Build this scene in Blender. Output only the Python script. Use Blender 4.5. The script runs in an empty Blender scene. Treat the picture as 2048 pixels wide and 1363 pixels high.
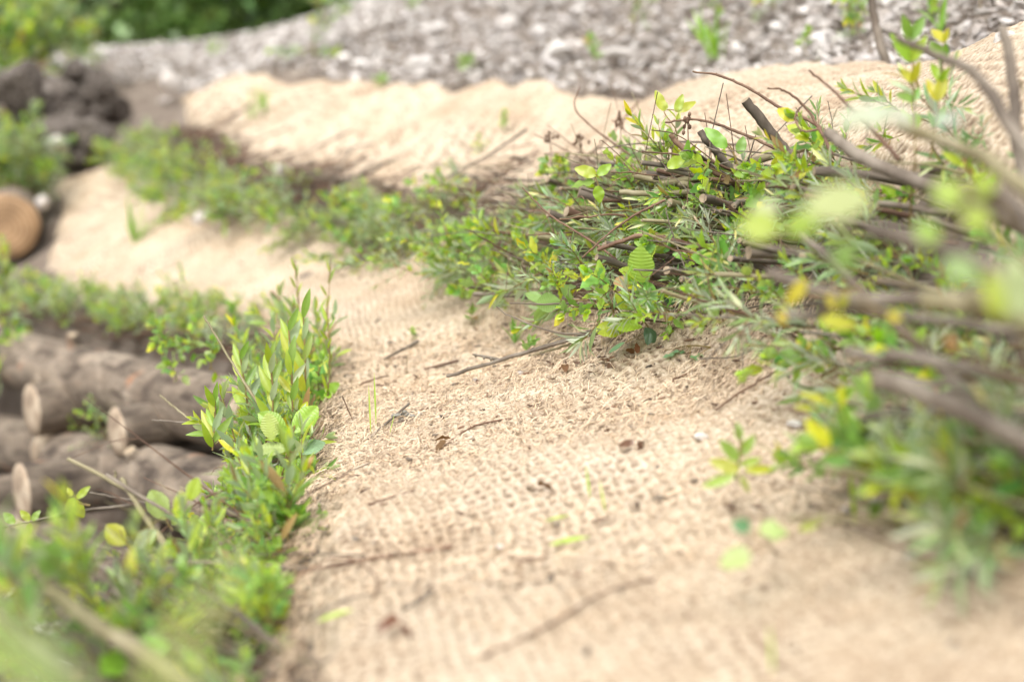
import bpy, math, random
import numpy as np
from mathutils import Vector, Matrix, Quaternion

SC = bpy.context.scene
COL = SC.collection
RNG = np.random.default_rng(11)
random.seed(5)

# ------------------------------------------------------------------ camera
PITCH = math.radians(10.0)
LENS = 50.0
FOCUS = 2.42
cam_d = bpy.data.cameras.new("camera")
cam = bpy.data.objects.new("camera", cam_d)
COL.objects.link(cam)
cam.location = (0, 0, 0)
cam.rotation_euler = (math.radians(90) - PITCH, 0, 0)
cam_d.lens = LENS
cam_d.sensor_width = 36.0
cam_d.clip_start = 0.02
cam_d.clip_end = 2000
cam_d.dof.use_dof = True
cam_d.dof.focus_distance = FOCUS
cam_d.dof.aperture_fstop = 1.75
SC.camera = cam

# ------------------------------------------------------------------ light
SUN_EL, SUN_AZ = math.radians(58), math.radians(205)      # azimuth clockwise from +y
world = bpy.data.worlds.new("World")
SC.world = world
world.use_nodes = True
nt = world.node_tree
nt.nodes.clear()
wo = nt.nodes.new("ShaderNodeOutputWorld")
bg = nt.nodes.new("ShaderNodeBackground")
sky = nt.nodes.new("ShaderNodeTexSky")
sky.sky_type = 'NISHITA'
sky.sun_disc = False
sky.sun_elevation = SUN_EL
sky.sun_rotation = SUN_AZ
sky.air_density = 1.0
sky.dust_density = 6.0
sky.ozone_density = 1.0
hsv = nt.nodes.new("ShaderNodeHueSaturation")
hsv.inputs["Saturation"].default_value = 0.22
nt.links.new(sky.outputs[0], hsv.inputs["Color"])
nt.links.new(hsv.outputs[0], bg.inputs[0])
bg.inputs[1].default_value = 0.15
nt.links.new(bg.outputs[0], wo.inputs[0])

sun_d = bpy.data.lights.new("sun", 'SUN')
sun_d.energy = 1.15
sun_d.angle = math.radians(38)
sun_d.color = (1.0, 0.97, 0.92)
sun = bpy.data.objects.new("sun", sun_d)
COL.objects.link(sun)
sdir = Vector((math.sin(SUN_AZ) * math.cos(SUN_EL), math.cos(SUN_AZ) * math.cos(SUN_EL), math.sin(SUN_EL)))
sun.rotation_euler = sdir.to_track_quat('Z', 'Y').to_euler()
sun.location = sdir * 30

SC.view_settings.view_transform = 'Standard'
SC.view_settings.look = 'None'
SC.view_settings.exposure = 0.91
SC.view_settings.gamma = 1.0
SC.cycles.max_bounces = 6
SC.cycles.transparent_max_bounces = 4

# ------------------------------------------------------------------ helpers: camera ray to world
CP, SP = math.cos(PITCH), math.sin(PITCH)


def P(px, py, D):
    """world point that the photograph shows at pixel px, py (2048 wide) when it lies D metres along the view axis"""
    X = (px - 1024) / 2048 * 36 / LENS * D
    Y = (681.5 - py) / 2048 * 36 / LENS * D
    return np.array((X, D * CP + Y * SP, Y * CP - D * SP))


# ------------------------------------------------------------------ terrain
CTRL = [
    (600, 1363, 1.40), (1024, 1363, 1.32), (1500, 1363, 1.25), (2048, 1363, 1.12),
    (640, 1100, 1.85), (1024, 1100, 1.75), (1500, 1100, 1.62), (2048, 1100, 1.36),
    (630, 930, 2.35), (900, 930, 2.15), (1200, 900, 2.02), (1600, 900, 1.86), (2000, 950, 1.6),
    (680, 800, 2.75), (1000, 760, 2.6), (1300, 720, 2.38), (1500, 680, 2.25), (1800, 780, 1.88),
    (680, 680, 3.25), (900, 650, 3.2), (1100, 620, 3.0), (1300, 640, 2.5),
    (680, 560, 4.0), (850, 520, 4.1), (950, 560, 3.55),
    (450, 600, 4.4), (300, 560, 5.0), (150, 545, 5.5),
    (100, 480, 6.3), (300, 450, 5.6), (450, 470, 5.0), (600, 500, 4.5),
    (110, 370, 7.1), (290, 310, 7.0), (250, 400, 6.3),
    (2000, 330, 1.95), (1750, 300, 2.3), (1500, 300, 2.75), (1250, 330, 3.1), (1000, 380, 3.7),
    (1900, 130, 3.0), (1700, 130, 3.4), (1400, 160, 4.2), (1000, 165, 5.2), (800, 165, 5.8),
    (700, 150, 6.4), (500, 140, 7.2), (380, 185, 7.6),
    (750, 370, 4.6), (600, 330, 5.4), (450, 280, 6.2), (370, 220, 7.2),
    (1900, 20, 3.7), (1600, 20, 4.6), (1300, 20, 5.6), (1000, 20, 6.8), (700, 30, 8.4), (500, 78, 9.2), (300, 92, 9.6), (150, 112, 9.3),
    (150, 250, 7.9), (50, 330, 7.4), (200, 160, 8.5),
]
CW = [P(*c) for c in CTRL]
CW += [np.array(p) for p in [
    (0, .2, -.66), (-.3, .2, -.78), (.5, .3, -.5), (.9, .5, -.2), (1.2, 1.2, 0.0), (1.6, 2.2, .35), (2.4, 3.6, .9), (4, 5, 1.7), (7, 7, 3.0),
    (12, 12, 4.2), (3, 9, 2.2), (0, 12, 1.3), (-1.7, 12, .3), (-3, 11, .3), (-1.2, 14, .3), (-3, 13, .15), (-8, 13, -.1), (-7, 9, -.3), (-4.5, 8, -.1), (0, 20, 1.3), (-4, 20, .4), (-10, 20, .1), (12, 20, 4.0), (-14, 6, -1.0),
    (-3.2, 6.8, -.9), (-4.5, 6.5, -1.0), (4, -2, 1.0), (0, -4, -.7), (8, -4, 2.2), (-6, -4, -1.6)]]
CW = np.array(CW)


def tps_fit(C, lam=0.0006):
    n = len(C)
    d = np.hypot(C[:, None, 0] - C[None, :, 0], C[:, None, 1] - C[None, :, 1])
    K = np.where(d > 0, d * d * np.log(d + 1e-12), 0) + lam * np.eye(n)
    Q = np.c_[np.ones(n), C[:, :2]]
    A = np.block([[K, Q], [Q.T, np.zeros((3, 3))]])
    return np.linalg.solve(A, np.r_[C[:, 2], 0, 0, 0])


TW = tps_fit(CW)


def vnoise(x, y, seed=0):
    """smooth value noise in -1..1"""
    xi, yi = np.floor(x).astype(np.int64), np.floor(y).astype(np.int64)
    fx, fy = x - xi, y - yi
    fx, fy = fx * fx * (3 - 2 * fx), fy * fy * (3 - 2 * fy)

    def h(i, j):
        n = (i * 374761393 + j * 668265263 + seed * 974634777) & 0x7fffffff
        n = ((n ^ (n >> 13)) * 1274126177) & 0x7fffffff
        return ((n ^ (n >> 16)) & 0xffff) / 32767.5 - 1
    return (h(xi, yi) * (1 - fx) + h(xi + 1, yi) * fx) * (1 - fy) + (h(xi, yi + 1) * (1 - fx) + h(xi + 1, yi + 1) * fx) * fy


def T0(x, y):
    x = np.asarray(x, float); y = np.asarray(y, float)
    sh = x.shape
    x = np.clip(x.ravel(), -15, 13); y = np.clip(y.ravel(), -4, 21)
    out = np.full(x.shape, TW[-3]) + TW[-2] * x + TW[-1] * y
    if x.size < 3000:
        d2 = (x[:, None] - CW[None, :, 0]) ** 2 + (y[:, None] - CW[None, :, 1]) ** 2
        return (out + (.5 * d2 * np.log(d2 + 1e-12)) @ TW[:-3]).reshape(sh)
    for k in range(len(CW)):
        d2 = (x - CW[k, 0]) ** 2 + (y - CW[k, 1]) ** 2
        out += TW[k] * 0.5 * d2 * np.log(d2 + 1e-12)
    return out.reshape(sh)


def poly(pts):
    """smooth resampled plan polyline (Catmull-Rom)"""
    pts = np.array(pts, float)
    p = np.vstack([2 * pts[0] - pts[1], pts, 2 * pts[-1] - pts[-2]])
    out = []
    for i in range(1, len(p) - 2):
        t = np.linspace(0, 1, 12, endpoint=False)[:, None]
        a, b, c, d = p[i - 1], p[i], p[i + 1], p[i + 2]
        out.append(.5 * (2 * b + (c - a) * t + (2 * a - 5 * b + 4 * c - d) * t ** 2 + (3 * b - a - 3 * c + d) * t ** 3))
    return np.vstack(out + [pts[-1:]])


def plan(l):
    return [P(*q)[:2] for q in l]


EDGE1 = poly([(-.19, -.3), (-.2, .6)] + plan([(560, 1363, 1.42), (600, 1100, 1.85), (620, 930, 2.35), (648, 800, 2.75), (645, 690, 3.25), (480, 640, 4.2), (350, 620, 4.6), (150, 580, 5.3), (92, 520, 6.1), (108, 372, 7.05)]))
ROW2 = poly([(.6, -.3), (.55, .6)] + plan([(1960, 1010, 1.4), (1760, 800, 1.9), (1520, 680, 2.25), (1300, 650, 2.5), (1060, 590, 3.1), (810, 510, 4.1), (600, 490, 4.65), (400, 440, 5.5), (335, 370, 6.2), (285, 310, 7.0)]))
UP_LO = poly([(1.0, -.3), (.85, .9)] + plan([(2000, 400, 1.85), (1750, 375, 2.2), (1500, 365, 2.65), (1250, 385, 3.05), (1000, 412, 3.6), (760, 415, 4.35), (600, 372, 5.1), (450, 308, 6.0), (380, 246, 6.95), (362, 190, 7.55)]))
UP_HI = poly([(1.7, -.3), (1.5, 1.0)] + plan([(2048, 95, 2.9), (1900, 100, 3.1), (1650, 130, 3.5), (1400, 158, 4.2), (1000, 165, 5.2), (800, 165, 5.8), (690, 146, 6.4), (500, 138, 7.2), (420, 160, 7.5), (370, 186, 7.65)]))


def arc(pl):
    d = np.r_[0, np.cumsum(np.hypot(*np.diff(pl, axis=0).T))]
    return d


def along(pl, s):
    """point on polyline at arc length s, and its unit tangent"""
    d = arc(pl)
    s = np.clip(s, 0, d[-1] - 1e-6)
    x, y = np.interp(s, d, pl[:, 0]), np.interp(s, d, pl[:, 1])
    e = .05
    tx = np.interp(s + e, d, pl[:, 0]) - np.interp(s - e, d, pl[:, 0])
    ty = np.interp(s + e, d, pl[:, 1]) - np.interp(s - e, d, pl[:, 1])
    n = np.hypot(tx, ty) + 1e-9
    return x, y, tx / n, ty / n


def sdist(pl, x, y):
    """signed plan distance, positive on the left of the polyline's direction (downhill)"""
    x = np.asarray(x, float).ravel(); y = np.asarray(y, float).ravel()
    if x.size < 3000:
        a, d = pl[:-1], pl[1:] - pl[:-1]
        L = (d * d).sum(1) + 1e-12
        ex, ey = x[:, None] - a[None, :, 0], y[:, None] - a[None, :, 1]
        t = np.clip((ex * d[:, 0] + ey * d[:, 1]) / L, 0, 1)
        qx, qy = ex - t * d[:, 0], ey - t * d[:, 1]
        dd = np.hypot(qx, qy)
        i = dd.argmin(1); r = np.arange(len(i))
        return dd[r, i] * np.sign(d[i, 0] * qy[r, i] - d[i, 1] * qx[r, i])
    best = np.full(x.shape, 1e9); sg = np.zeros(x.shape)
    for a, b in zip(pl[:-1], pl[1:]):
        d = b - a
        L = d @ d + 1e-12
        t = np.clip(((x - a[0]) * d[0] + (y - a[1]) * d[1]) / L, 0, 1)
        qx, qy = x - a[0] - t * d[0], y - a[1] - t * d[1]
        dd = np.hypot(qx, qy)
        m = dd < best
        best[m] = dd[m]
        sg[m] = np.sign(d[0] * qy[m] - d[1] * qx[m])
    return best * sg


WALL = poly([(-.19, -6), (-.19, -.3), (-.2, .6)] + plan([(560, 1363, 1.42), (600, 1100, 1.85), (620, 930, 2.35), (648, 800, 2.75), (645, 690, 3.25), (480, 640, 4.2), (350, 620, 4.6), (150, 580, 5.3)]) + [(-2.6, 6.1), (-4.2, 7.0), (-8, 8), (-16, 9)])
FLOOR_Z = -1.75


def sstep(a, b, x):
    t = np.clip((x - a) / (b - a), 0, 1)
    return t * t * (3 - 2 * t)


def T(x, y):
    x = np.asarray(x, float); y = np.asarray(y, float)
    z = T0(x, y)
    s = sdist(WALL, x, y).reshape(z.shape)
    k = sstep(-.02, .38, s)
    return z * (1 - k) + FLOOR_Z * k


def T1(x, y):
    return float(T(np.array([x]), np.array([y]))[0])


def ground_at(px, py, off=0.0):
    """world point where the ray through pixel px, py meets the ground"""
    D = np.linspace(.5, 14, 1400)
    pts = np.array([P(px, py, d) for d in D])
    g = pts[:, 2] - T(pts[:, 0], pts[:, 1])
    i = np.argmax(g < 0)
    p = pts[i].copy()
    p[2] = T1(p[0], p[1]) + off
    return p


# ------------------------------------------------------------------ mesh building
class MB:
    def __init__(self):
        self.v, self.q, self.t, self.n = [], [], [], 0
        self.qm, self.tm, self.c = [], [], []

    def add(self, v, q=None, t=None, m=0, col=None):
        v = np.asarray(v, float)
        if q is not None and len(q):
            q = np.asarray(q, int) + self.n
            self.q.append(q); self.qm.append(np.full(len(q), m))
        if t is not None and len(t):
            t = np.asarray(t, int) + self.n
            self.t.append(t); self.tm.append(np.full(len(t), m))
        self.v.append(v)
        self.c.append(np.tile(np.r_[(1, 1, 1) if col is None else col, 1.0], (len(v), 1)) if col is None or np.ndim(col) == 1 else np.c_[col, np.ones(len(v))])
        self.n += len(v)

    def mesh(self, name, mats, smooth=True):
        me = bpy.data.meshes.new(name)
        v = np.vstack(self.v)
        q = np.vstack(self.q) if self.q else np.zeros((0, 4), int)
        t = np.vstack(self.t) if self.t else np.zeros((0, 3), int)
        me.vertices.add(len(v))
        me.vertices.foreach_set("co", v.astype(np.float32).ravel())
        li = np.r_[q.ravel(), t.ravel()]
        me.loops.add(len(li))
        me.loops.foreach_set("vertex_index", li.astype(np.int32))
        tot = np.r_[np.full(len(q), 4), np.full(len(t), 3)]
        me.polygons.add(len(tot))
        me.polygons.foreach_set("loop_start", np.r_[0, np.cumsum(tot)[:-1]].astype(np.int32))
        me.polygons.foreach_set("loop_total", tot.astype(np.int32))
        mi = np.concatenate([*self.qm, *self.tm]) if (self.qm or self.tm) else []
        for m in (mats if isinstance(mats, (list, tuple)) else [mats]):
            me.materials.append(m)
        me.update(calc_edges=True)
        me.polygons.foreach_set("material_index", np.asarray(mi, np.int32))
        me.polygons.foreach_set("use_smooth", np.full(len(tot), bool(smooth)))
        a = me.color_attributes.new("tint", 'FLOAT_COLOR', 'POINT')
        a.data.foreach_set("color", np.vstack(self.c).astype(np.float32).ravel())
        me.validate()
        return me


def obj(name, me, parent=None, loc=None, quat=None, scale=None):
    o = bpy.data.objects.new(name, me)
    COL.objects.link(o)
    if parent is not None:
        o.parent = parent
    if loc is not None:
        o.location = [float(a) for a in loc]
    if quat is not None:
        o.rotation_mode = 'QUATERNION'
        o.rotation_quaternion = quat
    if scale is not None:
        o.scale = (scale,) * 3 if np.ndim(scale) == 0 else scale
    return o


def tag(o, label=None, cat=None, group=None, kind=None):
    if label: o["label"] = label
    if cat: o["category"] = cat
    if group: o["group"] = group
    if kind: o["kind"] = kind
    return o


def nrm(v):
    v = np.asarray(v, float)
    return v / (np.linalg.norm(v) + 1e-12)


def curve_pts(pts, n):
    """Catmull-Rom through 3D points, n samples"""
    pts = np.array(pts, float)
    if len(pts) == 2:
        return pts[0] + (pts[1] - pts[0]) * np.linspace(0, 1, n)[:, None]
    p = np.vstack([2 * pts[0] - pts[1], pts, 2 * pts[-1] - pts[-2]])
    u = np.linspace(0, len(pts) - 1 - 1e-9, n)
    i = u.astype(int); t = (u - i)[:, None]
    a, b, c, d = p[i], p[i + 1], p[i + 2], p[i + 3]
    return .5 * (2 * b + (c - a) * t + (2 * a - 5 * b + 4 * c - d) * t ** 2 + (3 * b - a - 3 * c + d) * t ** 3)


def tube(mb, path, rad, sides=6, m=0, cap=True, cap_m=None, col=None):
    path = np.asarray(path, float); n = len(path)
    rad = np.broadcast_to(rad, (n,)) if np.ndim(rad) < 2 else rad
    tan = np.gradient(path, axis=0)
    tan /= np.linalg.norm(tan, axis=1)[:, None] + 1e-12
    up = np.array((0, 0, 1.0)) if abs(tan[0][2]) < .9 else np.array((1.0, 0, 0))
    a = nrm(np.cross(tan[0], up))
    ang = np.linspace(0, 2 * np.pi, sides, endpoint=False)
    rings = []
    for k in range(n):
        a = nrm(a - tan[k] * (a @ tan[k]))
        b = np.cross(tan[k], a)
        r = rad[k] if np.ndim(rad) == 1 else rad[k][:, None]
        rings.append(path[k] + r * (np.cos(ang)[:, None] * a + np.sin(ang)[:, None] * b))
    v = np.vstack(rings)
    i = np.arange(n - 1)[:, None] * sides
    j = np.arange(sides)[None, :]; j2 = (j + 1) % sides
    q = np.stack([i + j, i + j2, i + sides + j2, i + sides + j], -1).reshape(-1, 4)
    mb.add(v, q, m=m, col=col)
    if cap:
        for e, s in ((0, 1), (n - 1, -1)):
            v2 = np.vstack([rings[e], path[e][None]])
            t = [(sides, (k + 1) % sides, k) if s > 0 else (sides, k, (k + 1) % sides) for k in range(sides)]
            mb.add(v2, t=t, m=m if cap_m is None else cap_m, col=col)


# ------------------------------------------------------------------ materials
def mat(name):
    m = bpy.data.materials.new(name)
    m.use_nodes = True
    n = m.node_tree
    n.nodes.clear()
    out = n.nodes.new("ShaderNodeOutputMaterial")
    bs = n.nodes.new("ShaderNodeBsdfPrincipled")
    n.links.new(bs.outputs[0], out.inputs[0])
    return m, n, bs, out


def node(n, kind, **kw):
    x = n.nodes.new(kind)
    for k, v in kw.items():
        setattr(x, k, v)
    return x


def ramp(n, fac, stops):
    r = n.nodes.new("ShaderNodeValToRGB")
    e = r.color_ramp.elements
    while len(e) < len(stops):
        e.new(0.5)
    for i, (p, c) in enumerate(stops):
        e[i].position = p
        e[i].color = (*c, 1)
    n.links.new(fac, r.inputs[0])
    return r


def noise(n, scale, detail=4, rough=.6, coord="Object", stretch=None):
    tc = n.nodes.new("ShaderNodeTexCoord")
    nz = n.nodes.new("ShaderNodeTexNoise")
    nz.inputs["Scale"].default_value = scale
    nz.inputs["Detail"].default_value = detail
    nz.inputs["Roughness"].default_value = rough
    if stretch:
        mp = n.nodes.new("ShaderNodeMapping")
        mp.inputs["Scale"].default_value = stretch
        n.links.new(tc.outputs[coord], mp.inputs[0])
        n.links.new(mp.outputs[0], nz.inputs[0])
    else:
        n.links.new(tc.outputs[coord], nz.inputs[0])
    return nz


def noisy(name, stops, scale, rough=.85, bump=0.0, bscale=None, stretch=None, detail=6, tint=False, spec=.3):
    m, n, bs, out = mat(name)
    nz = noise(n, scale, detail, stretch=stretch)
    r = ramp(n, nz.outputs[0], stops)
    c = r.outputs[0]
    if tint:
        at = node(n, "ShaderNodeVertexColor", layer_name="tint")
        mx = node(n, "ShaderNodeMixRGB", blend_type='MULTIPLY')
        mx.inputs[0].default_value = 1
        n.links.new(c, mx.inputs[1]); n.links.new(at.outputs[0], mx.inputs[2])
        c = mx.outputs[0]
    n.links.new(c, bs.inputs["Base Color"])
    bs.inputs["Roughness"].default_value = rough
    bs.inputs["Specular IOR Level"].default_value = spec
    if bump:
        b = n.nodes.new("ShaderNodeBump")
        b.inputs["Strength"].default_value = bump
        b.inputs["Distance"].default_value = .01
        nz2 = noise(n, bscale or scale * 3, 6, stretch=stretch)
        n.links.new(nz2.outputs[0], b.inputs["Height"])
        n.links.new(b.outputs[0], bs.inputs["Normal"])
    return m


def leaf_mat(name, under=None, trans=.42, rough=.36):
    """leaf: per-leaf colour, small shift from plant to plant, paler underside, light shining through"""
    m, n, bs, out = mat(name)
    at = node(n, "ShaderNodeVertexColor", layer_name="tint")
    oi = n.nodes.new("ShaderNodeObjectInfo")
    hs = n.nodes.new("ShaderNodeHueSaturation")
    mr = n.nodes.new("ShaderNodeMapRange")
    mr.inputs[3].default_value = .494; mr.inputs[4].default_value = .52
    n.links.new(oi.outputs["Random"], mr.inputs[0]); n.links.new(mr.outputs[0], hs.inputs["Hue"])
    nz = noise(n, 60, 3)
    mr2 = n.nodes.new("ShaderNodeMapRange")
    mr2.inputs[3].default_value = .8; mr2.inputs[4].default_value = 1.2
    n.links.new(nz.outputs[0], mr2.inputs[0]); n.links.new(mr2.outputs[0], hs.inputs["Value"])
    n.links.new(at.outputs[0], hs.inputs["Color"])
    c = hs.outputs[0]
    if under:
        ge = n.nodes.new("ShaderNodeNewGeometry")
        mx = node(n, "ShaderNodeMixRGB")
        mx.inputs[2].default_value = (*under, 1)
        ma = node(n, "ShaderNodeMath", operation='MULTIPLY')
        ma.inputs[1].default_value = .75
        n.links.new(ge.outputs["Backfacing"], ma.inputs[0])
        n.links.new(ma.outputs[0], mx.inputs[0]); n.links.new(c, mx.inputs[1])
        c = mx.outputs[0]
    n.links.new(c, bs.inputs["Base Color"])
    bs.inputs["Roughness"].default_value = rough
    bs.inputs["Specular IOR Level"].default_value = .6
    tr = n.nodes.new("ShaderNodeBsdfTranslucent")
    sat = n.nodes.new("ShaderNodeHueSaturation")
    sat.inputs["Saturation"].default_value = 1.15; sat.inputs["Value"].default_value = 1.5
    n.links.new(c, sat.inputs["Color"]); n.links.new(sat.outputs[0], tr.inputs[0])
    ms = n.nodes.new("ShaderNodeMixShader")
    ms.inputs[0].default_value = trans
    n.links.new(bs.outputs[0], ms.inputs[1]); n.links.new(tr.outputs[0], ms.inputs[2])
    n.links.new(ms.outputs[0], out.inputs[0])
    return m


M_SOIL = noisy("soil", [(.3, (.085, .063, .047)), (.55, (.18, .145, .115)), (.75, (.29, .25, .205))], 9, .95, .6, 40)
M_BARK_GREY = noisy("stick_bark_grey", [(.3, (.06, .047, .037)), (.5, (.145, .118, .092)), (.7, (.27, .235, .19))], 14, .8, .4, 60, (1, 1, .25), tint=True)
M_BARK_RED = noisy("stick_bark_brown", [(.3, (.085, .045, .03)), (.55, (.17, .1, .065)), (.75, (.27, .18, .12))], 18, .65, .3, 80, (1, 1, .3), tint=True)
M_BARK_GREEN = noisy("stick_bark_green", [(.3, (.14, .12, .06)), (.55, (.24, .21, .12)), (.75, (.36, .32, .22))], 14, .6, .3, 70, (1, 1, .25), tint=True)
M_CUT = noisy("cut_wood", [(.3, (.2, .15, .1)), (.7, (.4, .32, .22))], 30, .8)
M_STEM = noisy("shoot_stem", [(.3, (.12, .09, .03)), (.6, (.24, .17, .06)), (.8, (.3, .25, .09))], 25, .5)
M_STEM_RED = noisy("shoot_stem_red", [(.3, (.13, .06, .035)), (.6, (.22, .11, .06)), (.8, (.26, .17, .07))], 25, .5)
M_LEAF = leaf_mat("leaf_willow", under=(.36, .43, .3))
M_LEAF_SILVER = leaf_mat("leaf_silver", under=(.5, .54, .43), trans=.3)
M_LEAF_ALDER = leaf_mat("leaf_broad", under=(.3, .42, .16), trans=.4, rough=.38)
M_GRASS = leaf_mat("grass_blade", trans=.4)
M_TREE_LEAF = leaf_mat("tree_leaf", trans=.3)
M_ROCK = noisy("rock", [(.25, (.27, .255, .235)), (.5, (.44, .42, .395)), (.75, (.62, .6, .57))], 11, .9, .5, 45, tint=True)
M_MUD_ROCK = noisy("muddy_rock", [(.3, (.03, .024, .02)), (.5, (.11, .09, .075)), (.68, (.27, .24, .21))], 8, .9, 1.0, 20)
def log_bark():
    """grey-brown bark: long flakes, pale scuffed patches, dark cracks and reddish bared spots"""
    m, n, bs, out = mat("log_bark")
    big = noise(n, 4.5, 5, .65)
    r = ramp(n, big.outputs[0], [(.34, (.07, .052, .038)), (.47, (.155, .122, .09)), (.58, (.23, .188, .142)), (.7, (.35, .295, .23))])
    fl = noise(n, 26, 6, .7, stretch=(1, 1, .3))
    r2 = ramp(n, fl.outputs[0], [(.36, (.3, .26, .24)), (.52, (1, 1, 1)), (.7, (1.25, 1.2, 1.15))])
    mx = node(n, "ShaderNodeMixRGB", blend_type='MULTIPLY'); mx.inputs[0].default_value = 1
    n.links.new(r.outputs[0], mx.inputs[1]); n.links.new(r2.outputs[0], mx.inputs[2])
    sp = noise(n, 9, 3, .5)
    r3 = ramp(n, sp.outputs[0], [(.64, (0, 0, 0)), (.7, (1, 1, 1))])
    m2 = node(n, "ShaderNodeMixRGB"); m2.inputs[2].default_value = (.24, .13, .075, 1)
    n.links.new(r3.outputs[0], m2.inputs[0]); n.links.new(mx.outputs[0], m2.inputs[1])
    oi = n.nodes.new("ShaderNodeObjectInfo")
    mr = n.nodes.new("ShaderNodeMapRange"); mr.inputs[3].default_value = .75; mr.inputs[4].default_value = 1.3
    n.links.new(oi.outputs["Random"], mr.inputs[0])
    hs = n.nodes.new("ShaderNodeHueSaturation"); n.links.new(mr.outputs[0], hs.inputs["Value"])
    n.links.new(m2.outputs[0], hs.inputs["Color"])
    n.links.new(hs.outputs[0], bs.inputs["Base Color"])
    bs.inputs["Roughness"].default_value = .9
    b = n.nodes.new("ShaderNodeBump"); b.inputs["Strength"].default_value = 1; b.inputs["Distance"].default_value = .012
    n.links.new(fl.outputs[0], b.inputs["Height"]); n.links.new(b.outputs[0], bs.inputs["Normal"])
    return m


M_LOG = log_bark()
M_TRUNK = noisy("tree_bark", [(.3, (.05, .04, .03)), (.7, (.16, .13, .1))], 6, .9, .6, 25)
M_FIBRE = noisy("coir_fibre", [(.3, (.5, .38, .26)), (.7, (.74, .62, .48))], 20, .8, tint=True)


def ring_mat():
    m, n, bs, out = mat("log_end_grain")
    tc = n.nodes.new("ShaderNodeTexCoord")
    w = node(n, "ShaderNodeTexWave", wave_type='RINGS', rings_direction='Z')
    w.inputs["Scale"].default_value = 14; w.inputs["Distortion"].default_value = 2.5
    w.inputs["Detail"].default_value = 3
    n.links.new(tc.outputs["Object"], w.inputs[0])
    r = ramp(n, w.outputs[0], [(0, (.34, .2, .1)), (1, (.52, .35, .2))])
    nz = noise(n, 5, 4)
    r2 = ramp(n, nz.outputs[0], [(.35, (.5, .48, .46)), (.65, (1, 1, 1))])
    mx = node(n, "ShaderNodeMixRGB", blend_type='MULTIPLY')
    mx.inputs[0].default_value = 1
    n.links.new(r.outputs[0], mx.inputs[1]); n.links.new(r2.outputs[0], mx.inputs[2])
    n.links.new(mx.outputs[0], bs.inputs["Base Color"])
    bs.inputs["Roughness"].default_value = .8
    return m


M_RING = ring_mat()
M_RING_PALE = noisy("weathered_end_grain", [(.35, (.2, .15, .11)), (.5, (.36, .28, .2)), (.65, (.48, .4, .3))], 16, .85, .4, 50)


def mat_mat():
    """woven coir: yarn colour with mottling; the 'tint' attribute carries where the weave lets the soil show (red) and the yarn tone"""
    m, n, bs, out = mat("coir_weave")
    at = node(n, "ShaderNodeVertexColor", layer_name="tint")
    sp = n.nodes.new("ShaderNodeSeparateColor")
    n.links.new(at.outputs[0], sp.inputs[0])
    nz = noise(n, 130, 5, .7)
    nb = noise(n, 3.4, 6, .65)
    r = ramp(n, nz.outputs[0], [(.32, (.32, .24, .165)), (.48, (.52, .425, .315)), (.64, (.69, .595, .475))])
    r2 = ramp(n, nb.outputs[0], [(.3, (.74, .67, .6)), (.5, (.95, .93, .9)), (.62, (1, 1, 1))])
    mx = node(n, "ShaderNodeMixRGB", blend_type='MULTIPLY'); mx.inputs[0].default_value = 1
    n.links.new(r.outputs[0], mx.inputs[1]); n.links.new(r2.outputs[0], mx.inputs[2])
    mh = node(n, "ShaderNodeMixRGB")
    mh.inputs[2].default_value = (.17, .11, .07, 1)
    n.links.new(sp.outputs[0], mh.inputs[0]); n.links.new(mx.outputs[0], mh.inputs[1])
    n.links.new(mh.outputs[0], bs.inputs["Base Color"])
    bs.inputs["Roughness"].default_value = .9
    bs.inputs["Specular IOR Level"].default_value = .15
    b = n.nodes.new("ShaderNodeBump")
    b.inputs["Strength"].default_value = .8; b.inputs["Distance"].default_value = .004
    nf = noise(n, 260, 4, .7)
    n.links.new(nf.outputs[0], b.inputs["Height"]); n.links.new(b.outputs[0], bs.inputs["Normal"])
    return m


M_COIR = mat_mat()

# ------------------------------------------------------------------ ground sheet
def axis(lo, hi, far, fine, growth=1.25):
    c = list(np.arange(lo, hi + 1e-6, fine))
    st, x = fine, hi
    while x < far:
        st *= growth; x += st; c.append(x)
    st, x = fine, lo
    while x > -far:
        st *= growth; x -= st; c.insert(0, x)
    return np.array(c)


def build_ground():
    xs = axis(-3.2, 2.6, 500, .045, 1.13); ys = axis(0, 9.5, 500, .045, 1.13)
    X, Y = np.meshgrid(xs, ys)
    Z = T(X, Y) - .035
    Z += .02 * vnoise(X * 4, Y * 4, 3) + .01 * vnoise(X * 11, Y * 11, 4)
    r = np.hypot(np.clip(np.abs(X) - 14, 0, None), np.clip(np.abs(Y - 8) - 13, 0, None))
    Z += np.clip(r, 0, 60) * .03 * np.where(Y > 0, 1, -.3)
    ny, nx = X.shape
    i = np.arange(ny - 1)[:, None] * nx; j = np.arange(nx - 1)[None]
    q = np.stack([i + j, i + j + 1, i + nx + j + 1, i + nx + j], -1).reshape(-1, 4)
    mb = MB(); mb.add(np.c_[X.ravel(), Y.ravel(), Z.ravel()], q)
    o = obj("ground", mb.mesh("ground", M_SOIL))
    tag(o, kind="structure")


build_ground()


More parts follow.
